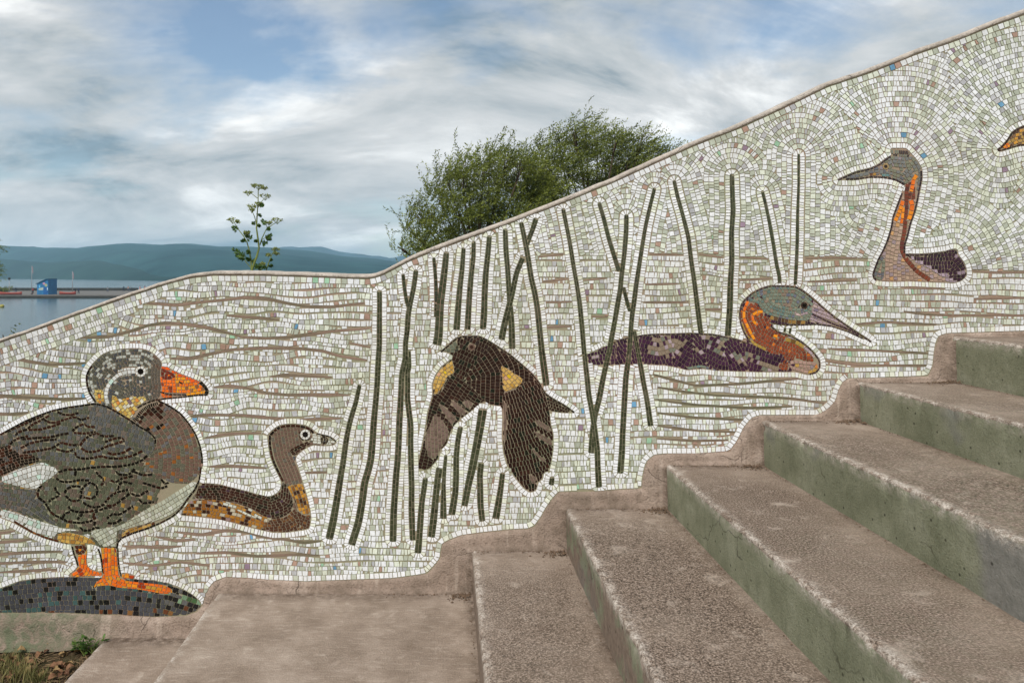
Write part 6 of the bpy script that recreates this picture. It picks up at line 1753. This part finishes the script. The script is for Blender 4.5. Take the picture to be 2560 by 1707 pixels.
# ------------------------------------------------------------------ soil corner: leaves, grass, weeds, litter
DRY = [simple_mat('dry_leaf_a', (122, 88, 62), .8, .25, 30), simple_mat('dry_leaf_b', (96, 66, 46), .8, .25, 30), simple_mat('dry_leaf_c', (140, 114, 76), .8, .2, 30)]
def soil_pt(px_, py_):
    """photo pixel -> point on the soil"""
    d = (EYE + 0.235) * FPX / (py_ - PY0); x = (px_ - PX0) / FPX * d; y = d - DIST
    return x, y, near_bump(x, y)
def dry_leaf_mesh(seed):
    r = random.Random(seed); L = r.uniform(.020, .036); w = L * r.uniform(.45, .8); v = []; f = []
    n = 6
    for i in range(n):
        t = i / (n - 1); ww = w / 2 * math.sin(math.pi * (0.08 + .88 * t)) ** .8
        z = .010 * math.sin(t * 3.0) + r.uniform(-.002, .002)
        v += [(t * L - L / 2, -ww, z + .35 * ww + r.uniform(0, .004)), (t * L - L / 2, 0, z), (t * L - L / 2, ww, z + .5 * ww + r.uniform(0, .004))]
    for i in range(n - 1):
        a = 3 * i; f += [(a, a + 1, a + 4, a + 3), (a + 1, a + 2, a + 5, a + 4)]
    me = bpy.data.meshes.new('dry_leaf'); me.from_pydata(v, [], f); me.update(); me.materials.append(DRY[seed % 3]); return me
LM = [dry_leaf_mesh(i) for i in range(9)]
r_ = random.Random(21)
for i in range(46):
    px_, py_ = (r_.uniform(0, 190), r_.uniform(1655, 1706)) if i < 30 else (r_.uniform(20, 200), r_.uniform(1622, 1665))
    if px_ > 268 - (py_ - 1598) * .92 - 12: continue
    x, y, z = soil_pt(px_, py_)
    o = add_obj('dry_leaf', LM[i % 9]); o.location = (x, y, z + .010); o.rotation_euler = (r_.uniform(-.5, .5), r_.uniform(-.5, .5), r_.uniform(0, 6.28))
    tag(o, ('curled tan fallen leaf lying on the soil', 'curled dark brown fallen leaf lying on the soil', 'curled pale yellowish fallen leaf lying on the soil')[(i % 9) % 3], 'leaf', 'fallen leaves on the soil')
GRASS = mat_leaf('grass', lin((66, 76, 36)), lin((156, 142, 92)), .7)
def tuft(px_, py_, n, h, label, seed, dry=0.0, name='grass_tuft', spread=.03):
    x, y, z = soil_pt(px_, py_); r = random.Random(seed)
    v = []; f = []; tn = []
    for _ in range(n):
        a = r.uniform(0, 6.28); b0 = np.array([r.gauss(0, spread), r.gauss(0, spread), 0]); hh = h * r.uniform(.5, 1.1); lean = np.array([math.cos(a), math.sin(a), 0]) * hh * r.uniform(.2, .8); sd = np.array([-math.sin(a), math.cos(a), 0]) * .0022
        t0 = min(1, max(0, r.gauss(.35 + dry * .6, .2))); i = len(v)
        for k in range(4):
            t = k / 3; c = b0 + lean * t * t + np.array([0, 0, hh * (t - .25 * t * t)]); w = sd * (1 - t * .95)
            v += [tuple(c - w), tuple(c + w)]; tn += [t0, t0]
        for k in range(3): f.append((i + 2*k, i + 2*k + 1, i + 2*k + 3, i + 2*k + 2))
    o = mesh_from(name, v, f, GRASS); o.location = (x, y, z - .004)
    at_ = o.data.attributes.new('leaf_tone', 'FLOAT', 'POINT'); at_.data.foreach_set('value', tn)
    tag(o, label, 'grass', 'grass tufts on the soil', kind='stuff'); return o
tuft(125, 1618, 150, .05, 'small bright green tuft at the foot of the wall', 2, spread=.02)
tuft(15, 1680, 90, .07, 'green grass tuft among the fallen leaves beside the frame of weeds', 3)
tuft(45, 1700, 90, .07, 'green grass tuft in the thick of the fallen leaves', 4)
tuft(5, 1625, 50, .06, 'dark grass tuft against the mossy wall foot', 5)
tuft(65, 1690, 26, .12, 'pale dry grass stalks standing above the fallen leaves', 6, 1.0, spread=.012)
tuft(25, 1655, 110, .06, 'green grass tuft spreading over the bare soil', 9)
tuft(95, 1702, 110, .06, 'grass tuft growing through the fallen leaves by the slab', 10)
def stuff_litter():
    r = random.Random(9); mb = MB()
    for _ in range(420):
        px_, py_ = r.uniform(-40, 250), r.uniform(1606, 1720)
        if px_ > 268 - (py_ - 1598) * .92 - 8: continue
        x, y, z = soil_pt(px_, py_); a = r.uniform(0, 3.14); l = r.uniform(.006, .03); w = r.uniform(.001, .003)
        c, s = math.cos(a), math.sin(a)
        mb.tube([(x - c * l, y - s * l, z + r.uniform(.001, .006)), (x + c * l, y + s * l, z + r.uniform(.001, .01))], [w, w * .6], 4)
    o = mb.build('soil_litter', simple_mat('litter', (112, 92, 66), .9, .4, 60)); tag(o, 'bits of straw, bark and twigs scattered over the soil', 'litter', kind='stuff')
stuff_litter()
def wall_weed(px_, py_, label, seed, n, h):
    x, y, z = soil_pt(px_, py_); y = min(y, -.045); r = random.Random(seed)
    root = empty('weed_plant', (x, y, z)); tag(root, label, 'weed', 'weeds at the wall foot')
    st = MB(); L = []
    for k in range(n):
        a = r.uniform(0, 6.28); tip = np.array([math.cos(a) * h * .55, -abs(math.sin(a)) * h * .25, h * r.uniform(.4, 1)])
        st.tube([(0, 0, 0), tuple(tip * [.5, .5, .7]), tuple(tip)], [.0018, .0013, .0007], 5)
        for _ in range(7):
            t = r.uniform(.45, 1.0); u = rv(r); u[2] = abs(u[2]) * .5; u /= np.linalg.norm(u); s = np.cross(u, np.array([0, 0, 1.0])) + rv(r) * .3; s /= np.linalg.norm(s)
            L.append((tip * t, u, s, r.uniform(.018, .034), r.uniform(.010, .016), r.random() * .8))
    st.build('stem', WEED_STEM, root); leaf_mesh('leaves', L, WEED_LEAF, root)
wall_weed(250, 1598, 'leafy green weed growing where slab and wall meet', 3, 5, .085)
wall_weed(283, 1586, 'taller broad-leaved weed growing from the wall foot above the slab', 5, 5, .10)
def scrap():
    x, y, z = soil_pt(196, 1607); v = []; f = []; r = random.Random(2)
    for i in range(5):
        for j in range(3): v.append((i * .007 - .014 + r.uniform(-.001, .001), j * .006 - .006, .004 + .003 * math.sin(i * 1.3 + j) + r.uniform(0, .002)))
    for i in range(4):
        for j in range(2): a = i * 3 + j; f.append((a, a + 3, a + 4, a + 1))
    o = mesh_from('paper_scrap', v, f, simple_mat('paper', (222, 224, 228), .6, .05, 40)); o.location = (x, y - .01, z + .004)
    tag(o, 'tiny crumpled white paper scrap on the soil', 'litter')
scrap()
STRAW = simple_mat('straw', (164, 142, 104), .8, .15, 40)
def straw():
    a = soil_pt(152, 1598); b_ = soil_pt(180, 1625)
    o = MB().tube([(a[0], min(a[1], -.02), a[2] + .03), ((a[0]+b_[0])/2, (a[1]+b_[1])/2, a[2] + .02), (b_[0], b_[1], b_[2] + .004)], [.0016, .0016, .001], 5).build('straw_stalk', STRAW)
    tag(o, 'single pale straw stalk leaning on the wall foot', 'straw')
straw()
# ------------------------------------------------------------------ air
def haze():
    m = bpy.data.materials.new('haze_air'); m.use_nodes = True; nt = m.node_tree; nt.nodes.clear()
    out = nt.nodes.new('ShaderNodeOutputMaterial'); pv = nt.nodes.new('ShaderNodeVolumePrincipled')
    pv.inputs['Color'].default_value = (0.55, 0.82, 1.0, 1); pv.inputs['Density'].default_value = HAZE_D; pv.inputs['Anisotropy'].default_value = 0.1
    nt.links.new(pv.outputs[0], out.inputs['Volume'])
    o = MB().box(-9000, 9000, -120, 9500, -13.5, 150).build('haze', m); tag(o, kind='stuff', label='thin bluish air between the shore and the far hills', cat='haze')
HAZE_D = 0.00026
haze()
scene.cycles.volume_bounces = 2
